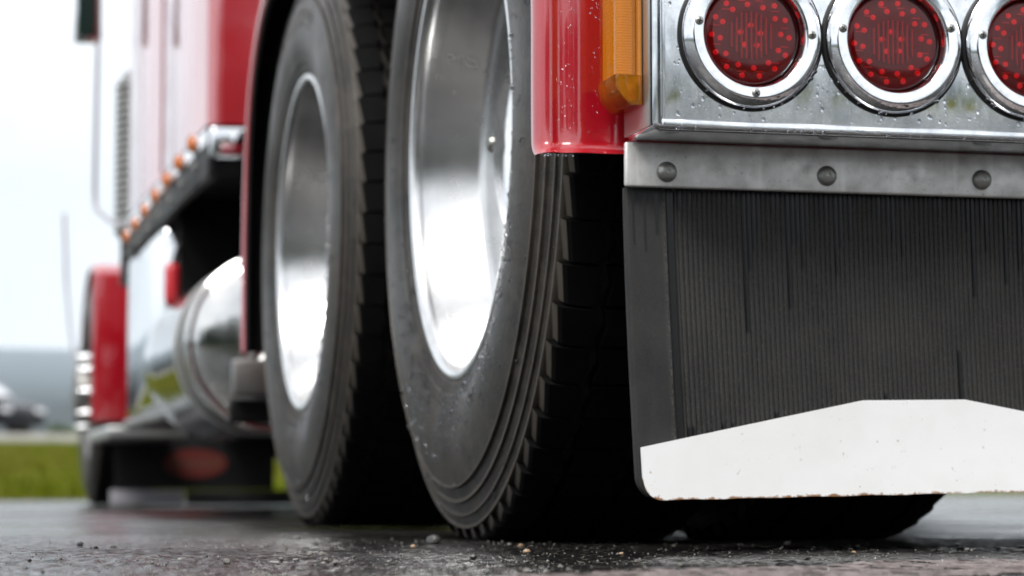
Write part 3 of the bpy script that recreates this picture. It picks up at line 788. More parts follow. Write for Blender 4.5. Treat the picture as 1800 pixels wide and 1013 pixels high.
SC = [(170, 1, 270, 90), (171, 14, 100), (171, 9, 265)]
tls = [tail_light(0.862 + 0.158 * k, SC[k]) for k in range(3)]
for k, l in enumerate(('round red tail light beside the amber marker', 'middle round red tail light', 'round red tail light cut by the right edge of the picture')): tls[k]['label'] = l
for k in range(3):
    c_ = copy_tree(tls[k], truck); c_.location.x = (2 * MID - 0.862 - 0.158 * k) - MID; c_['label'] = 'round red tail light on the far half of the panel'

# ---- amber marker on the panel's side ----------------------------------------
def loft(name, secs, mat, parent=None, sharp=30):
    """secs: list of (z, [(x,y)...])"""
    v, f = [], []; n = len(secs[0][1])
    for z, pts in secs: v += [(x, y, z if not hasattr(z, '__len__') else z[i]) for i, (x, y) in enumerate(pts)]
    for i in range(len(secs) - 1):
        for k in range(n): f.append((i * n + k, i * n + (k + 1) % n, (i + 1) * n + (k + 1) % n, (i + 1) * n + k))
    f.append(tuple(range(n))[::-1]); f.append(tuple((len(secs) - 1) * n + k for k in range(n)))
    o = mesh(name, v, f, mat, parent, True, sharp); fix_normals(o); return o
am = part('side_marker', (0.7375, 2.50, 0.49)); am['label'] = 'tall amber side marker lamp on the end of the chrome panel'
def A(o): o.parent = am; o.matrix_parent_inverse = Matrix.Translation((-0.7375, -2.50, -0.49)); return o
full = [(0.7290, 2.545), (0.7268, 2.485), (0.7280, 2.480), (0.7296, 2.4785), (0.7474, 2.4765), (0.7490, 2.478), (0.7495, 2.482), (0.7495, 2.545)]
A(loft('lamp_cover', [(0.4965, full), (0.80, full)], 'amber_cover', None, 25))
ins = [(0.7315, 2.542), (0.7300, 2.490), (0.7312, 2.4855), (0.7320, 2.4850), (0.7460, 2.4835), (0.7468, 2.4845), (0.7472, 2.487), (0.7472, 2.542)]
A(loft('lamp_body', [(0.498, ins), (0.799, ins)], 'amber_body', None, 25))
base = [(0.7497, 2.548), (0.7497, 2.474), (0.7500, 2.471), (0.7506, 2.470), (0.7528, 2.470), (0.7536, 2.471), (0.7541, 2.474), (0.7541, 2.548)]
A(loft('lamp_base', [(0.4885, base), (0.80, base)], 'amber_dark', None, 25))
def sh(pts, x0, k):   # pull the outer side in towards the base
    return [(x + max(0, x0 - x) * k, y) for x, y in pts]
capw = [(0.7280, 2.546), (0.7255, 2.483), (0.7268, 2.4760), (0.7288, 2.4740), (0.7490, 2.4685), (0.7525, 2.4685), (0.7541, 2.470), (0.7541, 2.546)]
def cz(z, tilt=0.0): return [z + tilt * (x - 0.7541) for x, y in capw]
A(loft('lamp_end_cap', [(cz(0.4655), sh(capw, 0.7430, 1)), (cz(0.4690), sh(capw, 0.7385, 1)), (cz(0.4735), sh(capw, 0.7340, 1)),
                        (cz(0.4800), sh(capw, 0.7300, 1)), (cz(0.4875), sh(capw, 0.7275, 1)), (cz(0.4962, -0.06), capw)], 'amber_lens', None, 25))
bm = bmesh.new(); bm_box(bm, 0.7440, 0.7530, 2.486, 2.540, 0.471, 0.493, 0.003); bm_box(bm, 0.7320, 0.7432, 2.495, 2.535, 0.482, 0.4945, 0.003)
A(from_bm('lamp_socket', bm, 'amber_dark', None, 30))

# ---- mud flap ----------------------------------------------------------------
PX, PZ, TILT = 0.7555, 0.3875, 0.0215
FW, FH = 0.622, 0.333
def fl(u, w, y):         # flap coordinates (u right, w down) -> world, hung slightly crooked
    s = 0.011 * (w / FH) ** 1.6
    return (PX + u + s + w * TILT * 0.4, y, PZ - w + TILT * u * (w / FH) ** 0.8)
cols = [(0.0, 0.0, 0)]
cols += [(0.0015, 0.0018, 0), (0.004, 0.0022, 0)] + [(0.0055 + 0.0014 * k_, 0.0022, 0) for k_ in range(25)] + [(0.041, 0.0022, 0), (0.0425, 0.0034, 1), (0.0445, 0.0034, 1), (0.046, 0.0016, 1), (0.0475, -0.0012, 0), (0.0545, -0.0012, 0), (0.056, 0.0010, 0), (0.0575, 0.0010, 0)]
u = 0.0585; ribs = []
while u < FW - 0.064:
    ribs.append(u)
    cols += [(u, -0.0002, 1), (u + 0.0007, 0.0014, 0.6), (u + 0.0024, 0.0019, 0), (u + 0.0041, 0.0014, 0.2), (u + 0.0047, -0.0002, 1)]; u += 0.00555
cols += [(FW - 0.0475, -0.0012, 0), (FW - 0.046, 0.0016, 1), (FW - 0.044, 0.0034, 1), (FW - 0.0415, 0.0022, 0), (FW - 0.004, 0.0022, 0), (FW, 0.0, 0)]
rows = np.linspace(0, FH, 90)
rd = random.Random(31); streak = {}
def add_streak(u0, wd, w0, w1): streak.setdefault('s', []).append((u0, wd, w0, w1))
for u0, w1 in ((0.009, .062), (0.0215, .071), (0.035, .052)): add_streak(u0, 0.0019, 0.004, w1)
add_streak(0.051, 0.004, 0, 1)
for k, rb in enumerate(ribs):
    c_ = rb + 0.0024
    if rd.random() < 0.34: add_streak(c_, 0.0026, 0, rd.choice((0.02, 0.03, 0.04, 0.05, 0.07, 0.12)) * rd.uniform(.7, 1.3))
    if rd.random() < 0.02: add_streak(c_, 0.003, rd.uniform(.12, .2), rd.uniform(.22, .33))
    if rd.random() < 0.30: add_streak(c_, 0.0026, 0.2295 + 0.048 * abs(c_ - .318) / .31 - rd.uniform(0.0, 0.012), 0.33)
v, f, wet, gro = [], [], [], []
m = len(cols)
for w in rows:
    for u, d, g in cols:
        wob = 0.0030 * math.sin(w * 9 + u * 4) + 0.004 * (w / FH) ** 2
        ci = 0.0 if w < FH - 0.024 else 0.024 - math.sqrt(max(0, 0.024 ** 2 - (w - FH + 0.024) ** 2))
        x, y, z = fl(min(max(u, ci), FW - ci), w, 2.5415 - d - wob + 0.0035)
        v.append((x, y, z)); gro.append(g)
        a = max((1.0 for u0, wd, w0, w1 in streak['s'] if abs(u - u0) < wd and w0 <= w <= w1), default=0.0)
        wet.append(max(a, 0.75 * max(0, 1 - w / 0.016)))
nb = len(v)
for i in range(len(rows) - 1):
    for j in range(m - 1): f.append((i * m + j, i * m + j + 1, (i + 1) * m + j + 1, (i + 1) * m + j))
# flat back face and the rims joining it
back = []
for w in rows:
    ci = 0.0 if w < FH - 0.024 else 0.024 - math.sqrt(max(0, 0.024 ** 2 - (w - FH + 0.024) ** 2))
    for u in (ci, FW - ci):
        x, y, z = fl(u, w, 2.5510); back.append(len(v)); v.append((x, y, z)); wet.append(0); gro.append(0)
nr = len(rows)
for i in range(nr - 1):
    a, b = nb + 2 * i, nb + 2 * i + 1; f.append((a, a + 2, b + 2, b)); f.append((i * m, (i + 1) * m, a + 2, a)); f.append((i * m + m - 1, b, b + 2, (i + 1) * m + m - 1))
f.append(tuple([(nr - 1) * m + j for j in range(m)] + [nb + 2 * nr - 1, nb + 2 * nr - 2])[::-1])
flap = mesh('mud_flap', v, f, 'flap_rubber', None, True, 50); fix_normals(flap); T(flap)
flap['label'] = 'black ribbed rubber mud flap streaked with water'
for nm, vals in (('wet', wet), ('groove', gro)):
    at = flap.data.attributes.new(nm, 'FLOAT', 'POINT'); at.data.foreach_set('value', np.array(vals, np.float32))
# white guard plate over the flap's foot
top = [(0.0035, 0.2775), (0.2585, 0.2295), (0.3780, 0.2295), (FW - 0.0035, 0.2775)]
gp = list(top)
for k in range(7):
    a = R(0 + 90 * k / 6); gp.append((FW - 0.0035 - 0.022 + 0.022 * math.cos(a), 0.3335 - 0.022 + 0.022 * math.sin(a)))
for k in range(7):
    a = R(90 + 90 * k / 6); gp.append((0.0035 + 0.022 + 0.022 * math.cos(a), 0.3335 - 0.022 + 0.022 * math.sin(a)))
bm = bmesh.new()
def dense(poly, st):
    out = []
    for (a, b), (c_, d) in zip(poly, poly[1:] + poly[:1]):
        n_ = max(1, int(math.hypot(c_ - a, d - b) / st)); out += [(a + (c_ - a) * k / n_, b + (d - b) * k / n_) for k in range(n_)]
    return out
# grid plate clipped by its outline: columns of quads between the upper and lower edge
us = sorted(set([round(0.0035 + k * 0.0025, 5) for k in range(int((FW - 0.007) / 0.0025) + 1)] + [0.2585, 0.3780, FW - 0.0035]))
def up_edge(u):
    for (a, b), (c_, d) in zip(top, top[1:]):
        if a <= u <= c_ + 1e-9: return b + (d - b) * (u - a) / (c_ - a)
    return top[-1][1]
def lo_edge(u):
    e = min(u - 0.0035, FW - 0.0035 - u); e = max(0, e)
    return 0.3335 if e > 0.022 else 0.3335 - 0.022 + math.sqrt(max(0, 0.022 ** 2 - (0.022 - e) ** 2))
gv, gf, ge = [], [], []; KR = 26
for layer, yy in ((0, 2.5335), (1, 2.5365)):
    for u in us:
        a, b = up_edge(u), lo_edge(u) + 0.0006 * math.sin(u * 91) * 0.6
        for k in range(KR):
            tt = (k / (KR - 1)) ** 0.8; w = a + (b - a) * tt
            bend = -0.004 * (w / FH) ** 2 - 0.0030 * math.sin(w * 9 + u * 4)
            gv.append(fl(u, w, yy + bend + 0.0035)); ge.append(max(0, 1 - (b - w) / 0.013))
nu = len(us); off = nu * KR
for i in range(nu - 1):
    for k in range(KR - 1):
        a = i * KR + k; gf.append((a, a + 1, a + KR + 1, a + KR)); a += off; gf.append((a, a + KR, a + KR + 1, a + 1))
    a = i * KR; gf.append((a, a + KR, a + KR + off, a + off)); a += KR - 1; gf.append((a, a + off, a + KR + off, a + KR))
for k in range(KR - 1):
    gf.append((k, k + off, k + 1 + off, k + 1)); a = (nu - 1) * KR + k; gf.append((a, a + 1, a + 1 + off, a + off))
guard = mesh('guard_plate', gv, gf, 'white_guard', None, True, 40); fix_normals(guard); guard.parent = flap
guard['label'] = 'white painted guard plate with a rusty lower edge'
at = guard.data.attributes.new('edge', 'FLOAT', 'POINT'); at.data.foreach_set('value', np.array(ge, np.float32))
mfl = flap.copy(); COL.objects.link(mfl); mfl.name = 'mud_flap'; mfl.parent = truck; mfl.matrix_parent_inverse = truck_inv; mfl.location = (2 * MID - 0.02, 0, 0); mfl.scale = (-1, 1, 1)
mg = guard.copy(); COL.objects.link(mg); mg.name = 'guard_plate'; mg.parent = mfl
mfl['label'] = 'ribbed rubber mud flap on the far side'

# ---- fuel tank and step behind the cab ----------------------------------------
tx, tz, tr, ty = 0.905, 0.423, 0.222, 6.0
tank = T(lathe('fuel_tank', [tuple(q) for q in spline([(0.0005, -0.040), (0.07, -0.037), (0.14, -0.026), (0.190, -0.008), (0.204, 0.0)], 3)] + [(0.206, 0.006), (0.214, 0.004), (0.2215, 0.008), (0.222, 0.016), (0.2195, 0.022), (0.2195, 1.05)], 96, 'tank_metal', None, 'Y', False, 40, (tx, ty, tz)))
tank['label'] = 'round chrome fuel tank behind the cab'
st_ = lathe('tank_strap', [(0.2196, 0.22), (0.2235, 0.22), (0.2235, 0.27), (0.2196, 0.27)], 96, 'dull_aluminium', tank, 'Y')
T(box('tank_bracket', tx + 0.02, MID - 0.38, 6.15, 6.25, 0.30, 0.68, 'black_chassis', None, 0.01))
T(box('step_bracket', 0.735, 0.84, 5.52, 5.56, 0.275, 0.355, 'dark_aluminium', None, 0.006))
T(tube('bracket_stay', [(0.80, 5.54, 0.35), (0.90, 5.54, 0.46), (1.2, 5.54, 0.60)], 0.012, 'dull_aluminium'))
T(box('step_bracket', 0.735, 1.45, 5.565, 5.60, 0.215, 0.268, 'black_chassis', None, 0.006))

# ---- sleeper and cab ------------------------------------------------------------
def shell(name, x0, x1, y0, y1, z0, z1, mat, rad=0.06):
    bm = bmesh.new(); bm_box(bm, x0, x1, y0, y1, z0, z1)
    es = [e for e in bm.edges if abs(e.verts[0].co.z - e.verts[1].co.z) > 0.1 or (e.verts[0].co.z > z1 - .01 and e.verts[1].co.z > z1 - .01)]
    bmesh.ops.bevel(bm, geom=es, offset=rad, segments=5, profile=0.5, affect='EDGES')
    return T(from_bm(name, bm, mat, None, 30))
slp = shell('sleeper', 0.746, 2 * MID - 0.746, 6.12, 7.185, 0.968, 3.25, 'cab_paint_glare', 0.035)
slp['label'] = 'red sleeper box with its back wall towards the viewer'
cab = shell('cab', 0.748, 2 * MID - 0.748, 7.20, 8.30, 0.968, 2.65, 'cab_paint_glare', 0.05)
wdw = box('side_window', 0.742, 0.752, 7.55, 8.1, 1.95, 2.4, 'car_glass', cab, 0.003); wdw.matrix_parent_inverse = Matrix.Identity(4)
wdw = box('door_handle', 0.722, 0.7475, 7.28, 7.42, 1.74, 1.77, 'bright_chrome', cab, 0.006)
dr = box('door_seam_trim', 0.7462, 0.7482, 7.235, 7.241, 0.98, 2.5, 'black_plastic', cab, 0.0005)
T(box('cab_gap_seal', 0.765, 2 * MID - 0.765, 7.184, 7.201, 0.98, 2.6, 'black_plastic', None, 0.002))
# chrome kick strip under the sleeper's back, fluted
for k in range(14):
    x0 = 0.752 + k * 0.168; T(box('trim_panel', x0, x0 + 0.160, 6.120, 6.150, 0.885, 0.964, 'bright_chrome', None, 0.010))
# side skirt with amber lamps and bolts
T(box('side_skirt', 0.752, 0.775, 6.16, 8.30, 0.842, 0.964, 'black_plastic', None, 0.004))
tr_ = T(box('skirt_trim', 0.7475, 0.7515, 6.16, 8.30, 0.925, 0.964, 'bright_chrome', None, 0.0015))
for k in range(7):
    y = 6.38 + 0.308 * k; z = 0.952 - 0.0095 * k
    e = part('marker_lamp', (0.7475, y, z))
    lathe('lamp_bezel', [(0.0285, 0.0), (0.0285, -0.004), (0.025, -0.006)], 20, 'bright_chrome', e, 'X', False, 40)
    lathe('lamp_lens', [(0.0245, -0.001), (0.0245, -0.010), (0.0205, -0.017), (0.012, -0.022), (0.0005, -0.024)], 20, 'amber_lens', e, 'X', False, 50)
    lathe('lamp_body', [(0.020, -0.001), (0.019, -0.010), (0.009, -0.017), (0.0005, -0.018)], 16, 'amber_body', e, 'X', False, 50)
    T(lathe('skirt_bolt', [(0.013, 0.0), (0.013, -0.006), (0.008, -0.010), (0.0005, -0.011)], 14, 'rivet_steel', None, 'X', False, 40, (0.752, y + 0.02, z - 0.055)))
# black panel added to fill the shaded void, and floor behind the skirt
T(box('void_panel', 0.79, 2 * MID - 0.79, 7.12, 7.16, 0.30, 0.95, 'black_chassis', None, 0.01))
T(box('cab_floor', 0.78, 2 * MID - 0.78, 6.16, 8.6, 0.90, 0.962, 'black_chassis', None, 0.01))
# battery box below the door
T(box('battery_box', 0.747, 1.40, 7.175, 8.24, 0.30, 0.822, 'bright_chrome', None, 0.018))['label'] = 'chrome battery box with a step below the door'
T(box('battery_box_step', 0.742, 1.36, 7.06, 8.30, 0.262, 0.296, 'dark_aluminium', None, 0.012))
T(box('battery_box_end', 0.762, 1.38, 7.10, 7.118, 0.300, 0.60, 'dark_aluminium', None, 0.006))
T(lathe('air_canister', [(0.0005, -0.062), (0.012, -0.060), (0.020, -0.050), (0.022, -0.03), (0.022, 0.04), (0.019, 0.052), (0.010, 0.060), (0.0005, 0.061)], 20, 'canister_red', None, 'Z', False, 40, (0.760, 7.02, 0.642)))
T(tube('canister_stay', [(0.76, 7.02, 0.69), (0.775, 7.04, 0.74), (0.79, 7.13, 0.76)], 0.007, 'black_plastic'))
# hood, air cleaner, front fender
hood = shell('hood', 1.18, 2 * MID - 1.18, 8.31, 12.3, 0.80, 1.72, 'red_paint', 0.10)
ribsp = [(0.0, 0.0), (0.10, 0.0)]
zz = 0.02
while zz < 0.56:
    ribsp += [(0.118, zz), (0.122, zz + 0.008), (0.118, zz + 0.016), (0.115, zz + 0.022)]; zz += 0.026
ribsp += [(0.09, 0.60), (0.0, 0.60)]
T(lathe('air_cleaner', ribsp, 48, 'rivet_steel', None, 'Z', False, 40, (0.880, 8.95, 0.96)))['label'] = 'ribbed chrome air cleaner beside the hood'
T(lathe('intake_pipe', [(0.0, 0.0), (0.085, 0.0), (0.085, 0.9), (0.0, 0.9)], 32, 'rivet_steel', None, 'Z', False, 40, (0.892, 8.80, 1.45)))
T(lathe('air_cleaner_bracket', [(0.0, 0.0), (0.105, 0.0), (0.105, 0.17), (0.0, 0.17)], 32, 'black_plastic', None, 'Z', False, 40, (0.885, 8.92, 0.79)))
def arch(name, x0, x1, mat, r, cy_, cz_, a0, a1, inset=0.0):
    pts = []; n = 26
    v, f = [], []
    sec = [(0.012, 0.035), (0.0, 0.022), (0.003, 0.008), (0.016, 0.0), (0.05, -0.003), (x1 - x0 - 0.05, -0.003), (x1 - x0 - .012, 0.002), (x1 - x0, 0.02)]
    for i in range(n + 1):
        a = R(a0 + (a1 - a0) * i / n)
        for e, d in sec: v.append((x0 + e, cy_ + (r - d - inset) * math.cos(a), cz_ + (r - d - inset) * math.sin(a)))
    m = len(sec)
    for i in range(n):
        for j in range(m - 1): f.append((i * m + j, i * m + j + 1, (i + 1) * m + j + 1, (i + 1) * m + j))
    o = mesh(name, v, f, mat, None, True, 60); fix_normals(o); return T(o)
ff = arch('front_fender', 0.846, 1.30, 'red_paint', 0.60, 11.2, 0.47, -5, 188); ff['label'] = 'red front fender over the steer wheel'
lf = arch('front_fender_liner', 0.850, 1.296, 'liner', 0.60, 11.2, 0.47, -5, 188, 0.006)
# the rear drop of the front fender seen from behind
T(box('fender_skirt', 0.812, 0.99, 10.56, 10.60, 0.345, 0.985, 'red_paint', None, 0.018, 4))['label'] = 'red tail of the front fender'
T(box('running_step', 0.80, 1.10, 9.60, 10.50, 0.262, 0.310, 'dull_aluminium', None, 0.010))
# front mud flap, oval emblem, grey foot strip
ffl = T(box('front_mud_flap', 0.900, 1.56, 10.400, 10.412, 0.068, 0.325, 'black_plastic', None, 0.003)); ffl['label'] = 'black front mud flap with a dull red oval emblem'
oval = [(1.228 + 0.134 * math.cos(2 * PI * k / 40), 0.176 + 0.060 * math.sin(2 * PI * k / 40)) for k in range(40)]
em = extrude_xz('emblem', oval, 10.3965, 10.3995, 'emblem_red', None); em.parent = ffl
fc = bpy.data.curves.new('emblem_text', 'FONT'); fc.body = 'Peterbilt'; fc.size = 0.062; fc.align_x = 'CENTER'; fc.align_y = 'CENTER'; fc.extrude = 0.0006; fc.shear = 0.25
ft = bpy.data.objects.new('emblem_text', fc); link(ft); bpy.context.view_layer.update()
tm = bpy.data.meshes.new_from_object(ft.evaluated_get(bpy.context.evaluated_depsgraph_get())); bpy.data.objects.remove(ft); tm.materials.clear(); tm.materials.append(M['emblem_letter'])
ft = link(bpy.data.objects.new('emblem_lettering', tm), ffl); ft.location = (1.228, 10.3955, 0.176); ft.rotation_euler = (PI / 2, 0, 0)
gs = box('foot_strip_and_filler', 0.880, 1.185, 10.385, 10.398, 0.003, 0.066, 'grey_strip', ffl, 0.004)
gap_blocker = box('foot_strip_and_filler', 1.19, 1.72, 10.385, 10.398, 0.003, 0.066, 'black_plastic', ffl, 0.004)  # black strip added to hide the bright ground beyond the flap
T(box('front_axle', 0.95, 2 * MID - 0.95, 11.13, 11.27, 0.24, 0.40, 'black_chassis', None, 0.03))
T(box('engine_underside', 1.30, 2 * MID - 1.30, 8.7, 12.0, 0.30, 0.85, 'black_chassis', None, 0.05))
T(box('front_bumper', 1.0, 2 * MID - 1.0, 12.35, 12.5, 0.22, 0.62, 'bright_chrome', None, 0.03))
# mirror on its tube arm, flexible guide rod on the fender
mir = part('mirror', (0.655, 8.9, 1.66)); mir['label'] = 'door mirror with a dark reflection painted on its face on a slim tube arm'
bm = bmesh.new(); bm_box(bm, -0.048, 0.050, 0.0, 0.07, 0.0, 0.42, 0.012); from_bm('mirror_housing', bm, 'bright_chrome', mir)
bm = bmesh.new(); bm_box(bm, -0.036, 0.030, -0.004, -0.0005, 0.016, 0.40, 0.001); from_bm('mirror_glass', bm, 'painted_reflection', mir)
T(tube('mirror_arm', [tuple(q) for q in spline([(0.690, 8.9, 1.67), (0.688, 8.9, 1.5), (0.686, 8.9, 1.25), (0.686, 8.9, 1.11), (0.690, 8.88, 1.06), (0.705, 8.8, 1.03), (0.738, 8.6, 0.975), (0.78, 8.45, 0.97)], 5)], 0.0085, 'grey_strip'))
T(tube('guide_rod', [tuple(q) for q in spline([(0.750, 11.5, 1.326), (0.757, 11.5, 1.15), (0.768, 11.5, 0.949), (0.786, 11.42, 0.73), (0.815, 11.3, 0.564), (0.86, 11.25, 0.52)], 5)], 0.0075, 'grey_strip'))

# ------------------------------------------------------------------ pebbles on the asphalt
PEB = [(0.638, 2.962, 0.0089, 'd', 'largest dark pebble, lying in front of the rear tyre'), (0.657, 2.582, 0.0048, 't', 'tan pebble in front of the rear tyre'), (0.703, 2.79, 0.0033, 't'), (0.705, 2.85, 0.003, 'p'), (0.567, 2.738, 0.0038, 't'),
       (0.215, 2.941, 0.0046, 'd'), (0.212, 2.693, 0.0048, 'd'), (0.228, 2.795, 0.0031, 'd'), (0.245, 2.846, 0.0032, 'd'), (0.123, 2.287, 0.0023, 'd'), (0.11, 2.092, 0.0023, 'd'), (0.118, 2.003, 0.002, 'd'),
       (0.424, 2.496, 0.004, 'p'), (0.404, 2.456, 0.0034, 'p'), (0.366, 2.301, 0.0032, 'p'), (0.35, 2.286, 0.0026, 'p'), (0.39, 2.276, 0.0029, 'p'), (0.29, 2.21, 0.0035, 'p'), (0.258, 2.29, 0.0031, 'p'), (0.371, 2.122, 0.0022, 'p'),
       (0.55, 2.045, 0.0024, 'p'), (0.522, 1.917, 0.002, 'p'), (0.538, 2.318, 0.0043, 'd'), (1.049, 2.85, 0.0039, 'p', 'single pale pebble under the white guard plate'), (0.976, 2.453, 0.003, 't'), (0.728, 2.467, 0.0026, 't'),
       (0.422, 1.914, 0.0022, 'p'), (0.498, 1.909, 0.002, 'p'), (0.477, 1.873, 0.0031, 'p'), (0.634, 1.977, 0.0023, 'p'), (1.132, 2.516, 0.0028, 'p'), (0.517, 3.24, 0.0044, 'p'), (0.53, 3.45, 0.004, 'p'), (0.403, 2.779, 0.0032, 'p')]
PL = {'d': ('small dark pebble on the wet asphalt', 'dark pebbles on the asphalt'), 'p': ('small pale pebble on the wet asphalt', 'pale pebbles on the asphalt'), 't': ('small tan pebble on the wet asphalt', 'tan pebbles on the asphalt')}
PM = {'d': 'pebble_dark', 'p': 'pebble_pale', 't': 'pebble_tan'}
protos = {}
def pebble_mesh(kind, k):
    bm = bmesh.new(); bmesh.ops.create_icosphere(bm, subdivisions=2, radius=1.0); rr_ = random.Random(k * 7 + 1)
    dirs = [(Vector((rr_.gauss(0, 1), rr_.gauss(0, 1), rr_.gauss(0, 1))).normalized(), rr_.uniform(0.62, 0.95)) for _ in range(9)]
    for vv in bm.verts:
        for d, lim in dirs:
            s = vv.co.dot(d)
            if s > lim: vv.co -= d * (s - lim)
        vv.co.z *= 0.75
    me = bpy.data.meshes.new('pebble'); bm.to_mesh(me); bm.free(); me.materials.append(M[PM[kind]]); return me
for k, pb in enumerate(PEB):
    x, y, r, kd = pb[:4]; key = (kd, k % 4)
    if key not in protos: protos[key] = pebble_mesh(kd, k)
    o = link(bpy.data.objects.new('pebble', protos[key])); o.location = (x, y, ground_z(x, y) + r * 0.55); o.scale = (r * random.uniform(.9, 1.15), r, r * random.uniform(.85, 1.05))
    o.rotation_euler = (0, 0, random.uniform(0, 6.28))
    lb, gp_ = PL[kd]; tag(o, pb[4] if len(pb) > 4 else lb, 'pebble', None if len(pb) > 4 else gp_)
# fine grit between them
gv, gf = [], []
rg = np.random.default_rng(17)
for k in range(3600):
    w = 1.75 + 1.5 * rg.random() ** 1.5; u = (rg.random() - 0.5) * 0.52 * w
    x = u * math.cos(YAW) - w * math.sin(YAW); y = u * math.sin(YAW) + w * math.cos(YAW)
    r = 0.0005 + 0.0011 * rg.random() ** 3; z = ground_z(x, y) + r * 0.4; b = len(gv)
    j = rg.uniform(0.7, 1.3, 6) * r
    gv += [(x - j[0], y, z), (x + j[1], y, z), (x, y - j[2], z), (x, y + j[3], z), (x, y, z + j[4]), (x, y, z - j[5])]
    for a, c_, d in ((0, 2, 4), (2, 1, 4), (1, 3, 4), (3, 0, 4), (2, 0, 5), (1, 2, 5), (3, 1, 5), (0, 3, 5)): gf.append((b + a, b + c_, b + d))
tag(mesh('grit', gv, gf, 'pebble_pale', None, False), 'fine pale grit scattered over the wet asphalt', 'grit', kind='stuff')

# ------------------------------------------------------------------ far car and shrub
car = empty('parked_car', (2.0, 70, 1.0)); tag(car, 'dark car with sky glare painted pale on its windscreen on the road at the left edge', 'car')
ZB = 1.0
prof_body = [(-2.1, .35), (-2.15, .75), (-2.0, .98), (-1.2, 1.05), (0.9, 1.02), (1.5, .93), (1.85, .82), (2.0, .62), (2.0, .35)]
prof_cab = [(-1.9, 1.0), (-1.55, 1.52), (-1.2, 1.66), (0.0, 1.68), (0.3, 1.6), (1.15, 1.0)]
def side_extrude(name, pr, w, mat, bev):
    bm = bmesh.new(); a = [bm.verts.new((x, -w, z)) for x, z in pr]; b = [bm.verts.new((x, w, z)) for x, z in pr]
    bm.faces.new(a); bm.faces.new(b[::-1])
    for i in range(len(pr)): bm.faces.new((a[i], b[i], b[(i + 1) % len(pr)], a[(i + 1) % len(pr)]))
    bmesh.ops.bevel(bm, geom=list(bm.edges), offset=bev, segments=3, affect='EDGES', profile=0.5)
    return from_bm(name, bm, mat, car, 30)
side_extrude('body', prof_body, 0.88, 'car_paint', 0.07); side_extrude('cabin', prof_cab, 0.72, 'car_paint', 0.06)
wsv = [(0.36, -.62, 1.575), (1.12, -.66, 1.06), (1.12, .66, 1.06), (0.36, .62, 1.575)]
mesh('windscreen', [(x + 0.035, y, z + 0.035) for x, y, z in wsv] + [(x + .02, y, z + .02) for x, y, z in wsv], [(0, 1, 2, 3), (7, 6, 5, 4), (0, 4, 5, 1), (1, 5, 6, 2), (2, 6, 7, 3), (3, 7, 4, 0)], 'headlamp_and_glare', car, False)  # pale material imitates sky reflected in the windscreen
for x0, x1 in ((-1.5, -0.4), (-0.35, 0.75)):
    box('side_window', x0, x1 - 0.1, -0.735, -0.722, 1.1, 1.5, 'car_glass', car, 0.003); box('side_window', x0, x1 - 0.1, 0.722, 0.735, 1.1, 1.5, 'car_glass', car, 0.003)
for x_ in (-1.35, 1.25):
    for y_ in (-0.80, 0.80):
        lathe('wheel', [(0.0, -0.11), (0.20, -0.11), (0.22, -0.12), (0.33, -0.10), (0.34, 0.0), (0.33, 0.10), (0.22, 0.12), (0.0, 0.11)], 24, 'tyre_rubber', car, 'Y', False, 40, (x_, y_, 0.34))
for y_ in (-0.7, 0.7): box('headlight', 1.80, 2.02, y_ - 0.14, y_ + 0.14, 0.66, 0.79, 'headlamp_and_glare', car, 0.03)
car.location = (1.75, 70, 1.40); car.rotation_euler = (0, 0, R(-38)); car.scale = (1.12, 1.12, 1.12); 
tag(box('road_shoulder', -60, 90, 66.5, 74, 0.97, 1.30, 'concrete', None, 0.02), kind='structure')
def shrub(x, y, z, w, h, seed, label):
    rr_ = np.random.default_rng(seed); e = empty('shrub', (x, y, z)); tag(e, label, 'shrub')
    v, f = [], []
    for k in range(2600):
        d = rr_.normal(size=3); d /= np.linalg.norm(d); q = rr_.random() ** 0.4
        lob = 0.8 + 0.25 * math.sin(5 * d[0] + seed) * math.cos(4 * d[1] + 2 * seed)
        p = np.array((d[0] * w * q * lob, d[1] * w * q * lob, h * 0.45 + d[2] * h * 0.55 * q * lob)); p[2] = max(0.03, p[2])
        a = rr_.normal(size=3) * 0.05; b_ = rr_.normal(size=3) * 0.05; i = len(v)
        v += [p - a, p + b_, p + a, p - b_]; f.append((i, i + 1, i + 2, i + 3))
    mesh('crown', v, f, 'leaf', e, False)
    for a in (0, 2.1, 4.2): tube('stem', [(0, 0, -0.05), (0.1 * w * math.cos(a), 0.1 * w * math.sin(a), h * .3), (0.4 * w * math.cos(a), .4 * w * math.sin(a), h * .7)], 0.03, 'bark', e, 6, [0.03, 0.022, 0.008])
shrub(4.75, 72, 1.28, 0.72, 0.62, 3, 'low green shrub between the parked car and the truck')

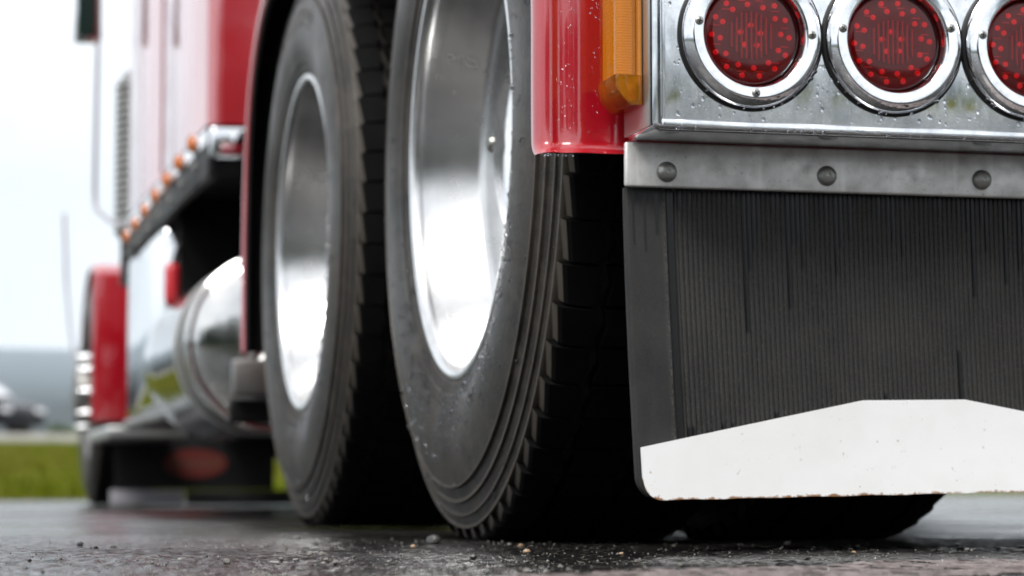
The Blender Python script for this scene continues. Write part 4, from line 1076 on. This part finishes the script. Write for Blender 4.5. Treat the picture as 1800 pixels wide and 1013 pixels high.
# ------------------------------------------------------------------ conifers behind the viewer, mirrored in paint and chrome
def conifer(x, y, z, h, seed, proto=None):
    e = empty('conifer', (x, y, z)); e.scale = (h / 12,) * 3; e.rotation_euler = (0, 0, seed * 1.7)
    tag(e, 'dark green conifer standing behind the viewer', 'tree', 'conifers behind the viewer')
    if proto:
        for ch in proto.children: c_ = ch.copy(); link(c_, e)
        return e
    rr_ = np.random.default_rng(seed); v, f = [], []
    for k in range(3400):
        hh = rr_.random() ** 0.8; z_ = 0.8 + 11.2 * hh; rad = (1 - hh) ** 0.9 * 2.7 * (0.75 + 0.35 * math.sin(z_ * 5.0)) * rr_.random() ** 0.35 + 0.05
        a = rr_.random() * 2 * PI; p = np.array((rad * math.cos(a), rad * math.sin(a), z_ - 0.25 * rad))
        d = np.array((math.cos(a), math.sin(a), -0.35)); s_ = np.array((-math.sin(a), math.cos(a), 0)); l_ = 0.35 + 0.3 * rr_.random(); i = len(v)
        v += [p - d * l_ * .5 - s_ * .14, p - d * l_ * .5 + s_ * .14, p + d * l_ + s_ * .05, p + d * l_ - s_ * .05]; f.append((i, i + 1, i + 2, i + 3))
    mesh('crown', v, f, 'leaf', e, False); tube('trunk', [(0, 0, -.3), (0, 0, 6), (0, 0, 11.8)], .2, 'bark', e, 8, [0.24, 0.14, 0.02])
    return e
pr = None; rt = random.Random(77)
for k in range(26):
    x = -52 + 54 * k / 25 + rt.uniform(-.8, .8); y = -50 - 10 * (k % 2) - rt.uniform(0, 4)
    e = conifer(x, y, bank_z(x, y) - 0.05, rt.uniform(13, 18), k + 1, pr); pr = pr or e

# ------------------------------------------------------------------ air
hz = box('haze', -8200, 8200, -8200, 8200, -4, 600, None, None, 0)
t = NT('haze_air'); pvn = t.n('ShaderNodeVolumePrincipled'); pvn.inputs['Color'].default_value = (0.80, 0.91, 1.0, 1); pvn.inputs['Density'].default_value = 0.00011
pvn.inputs['Anisotropy'].default_value = 0.2
t.l(pvn.outputs[0], t.out.inputs['Volume']); hz.data.materials.append(t.m); tag(hz, kind='stuff')
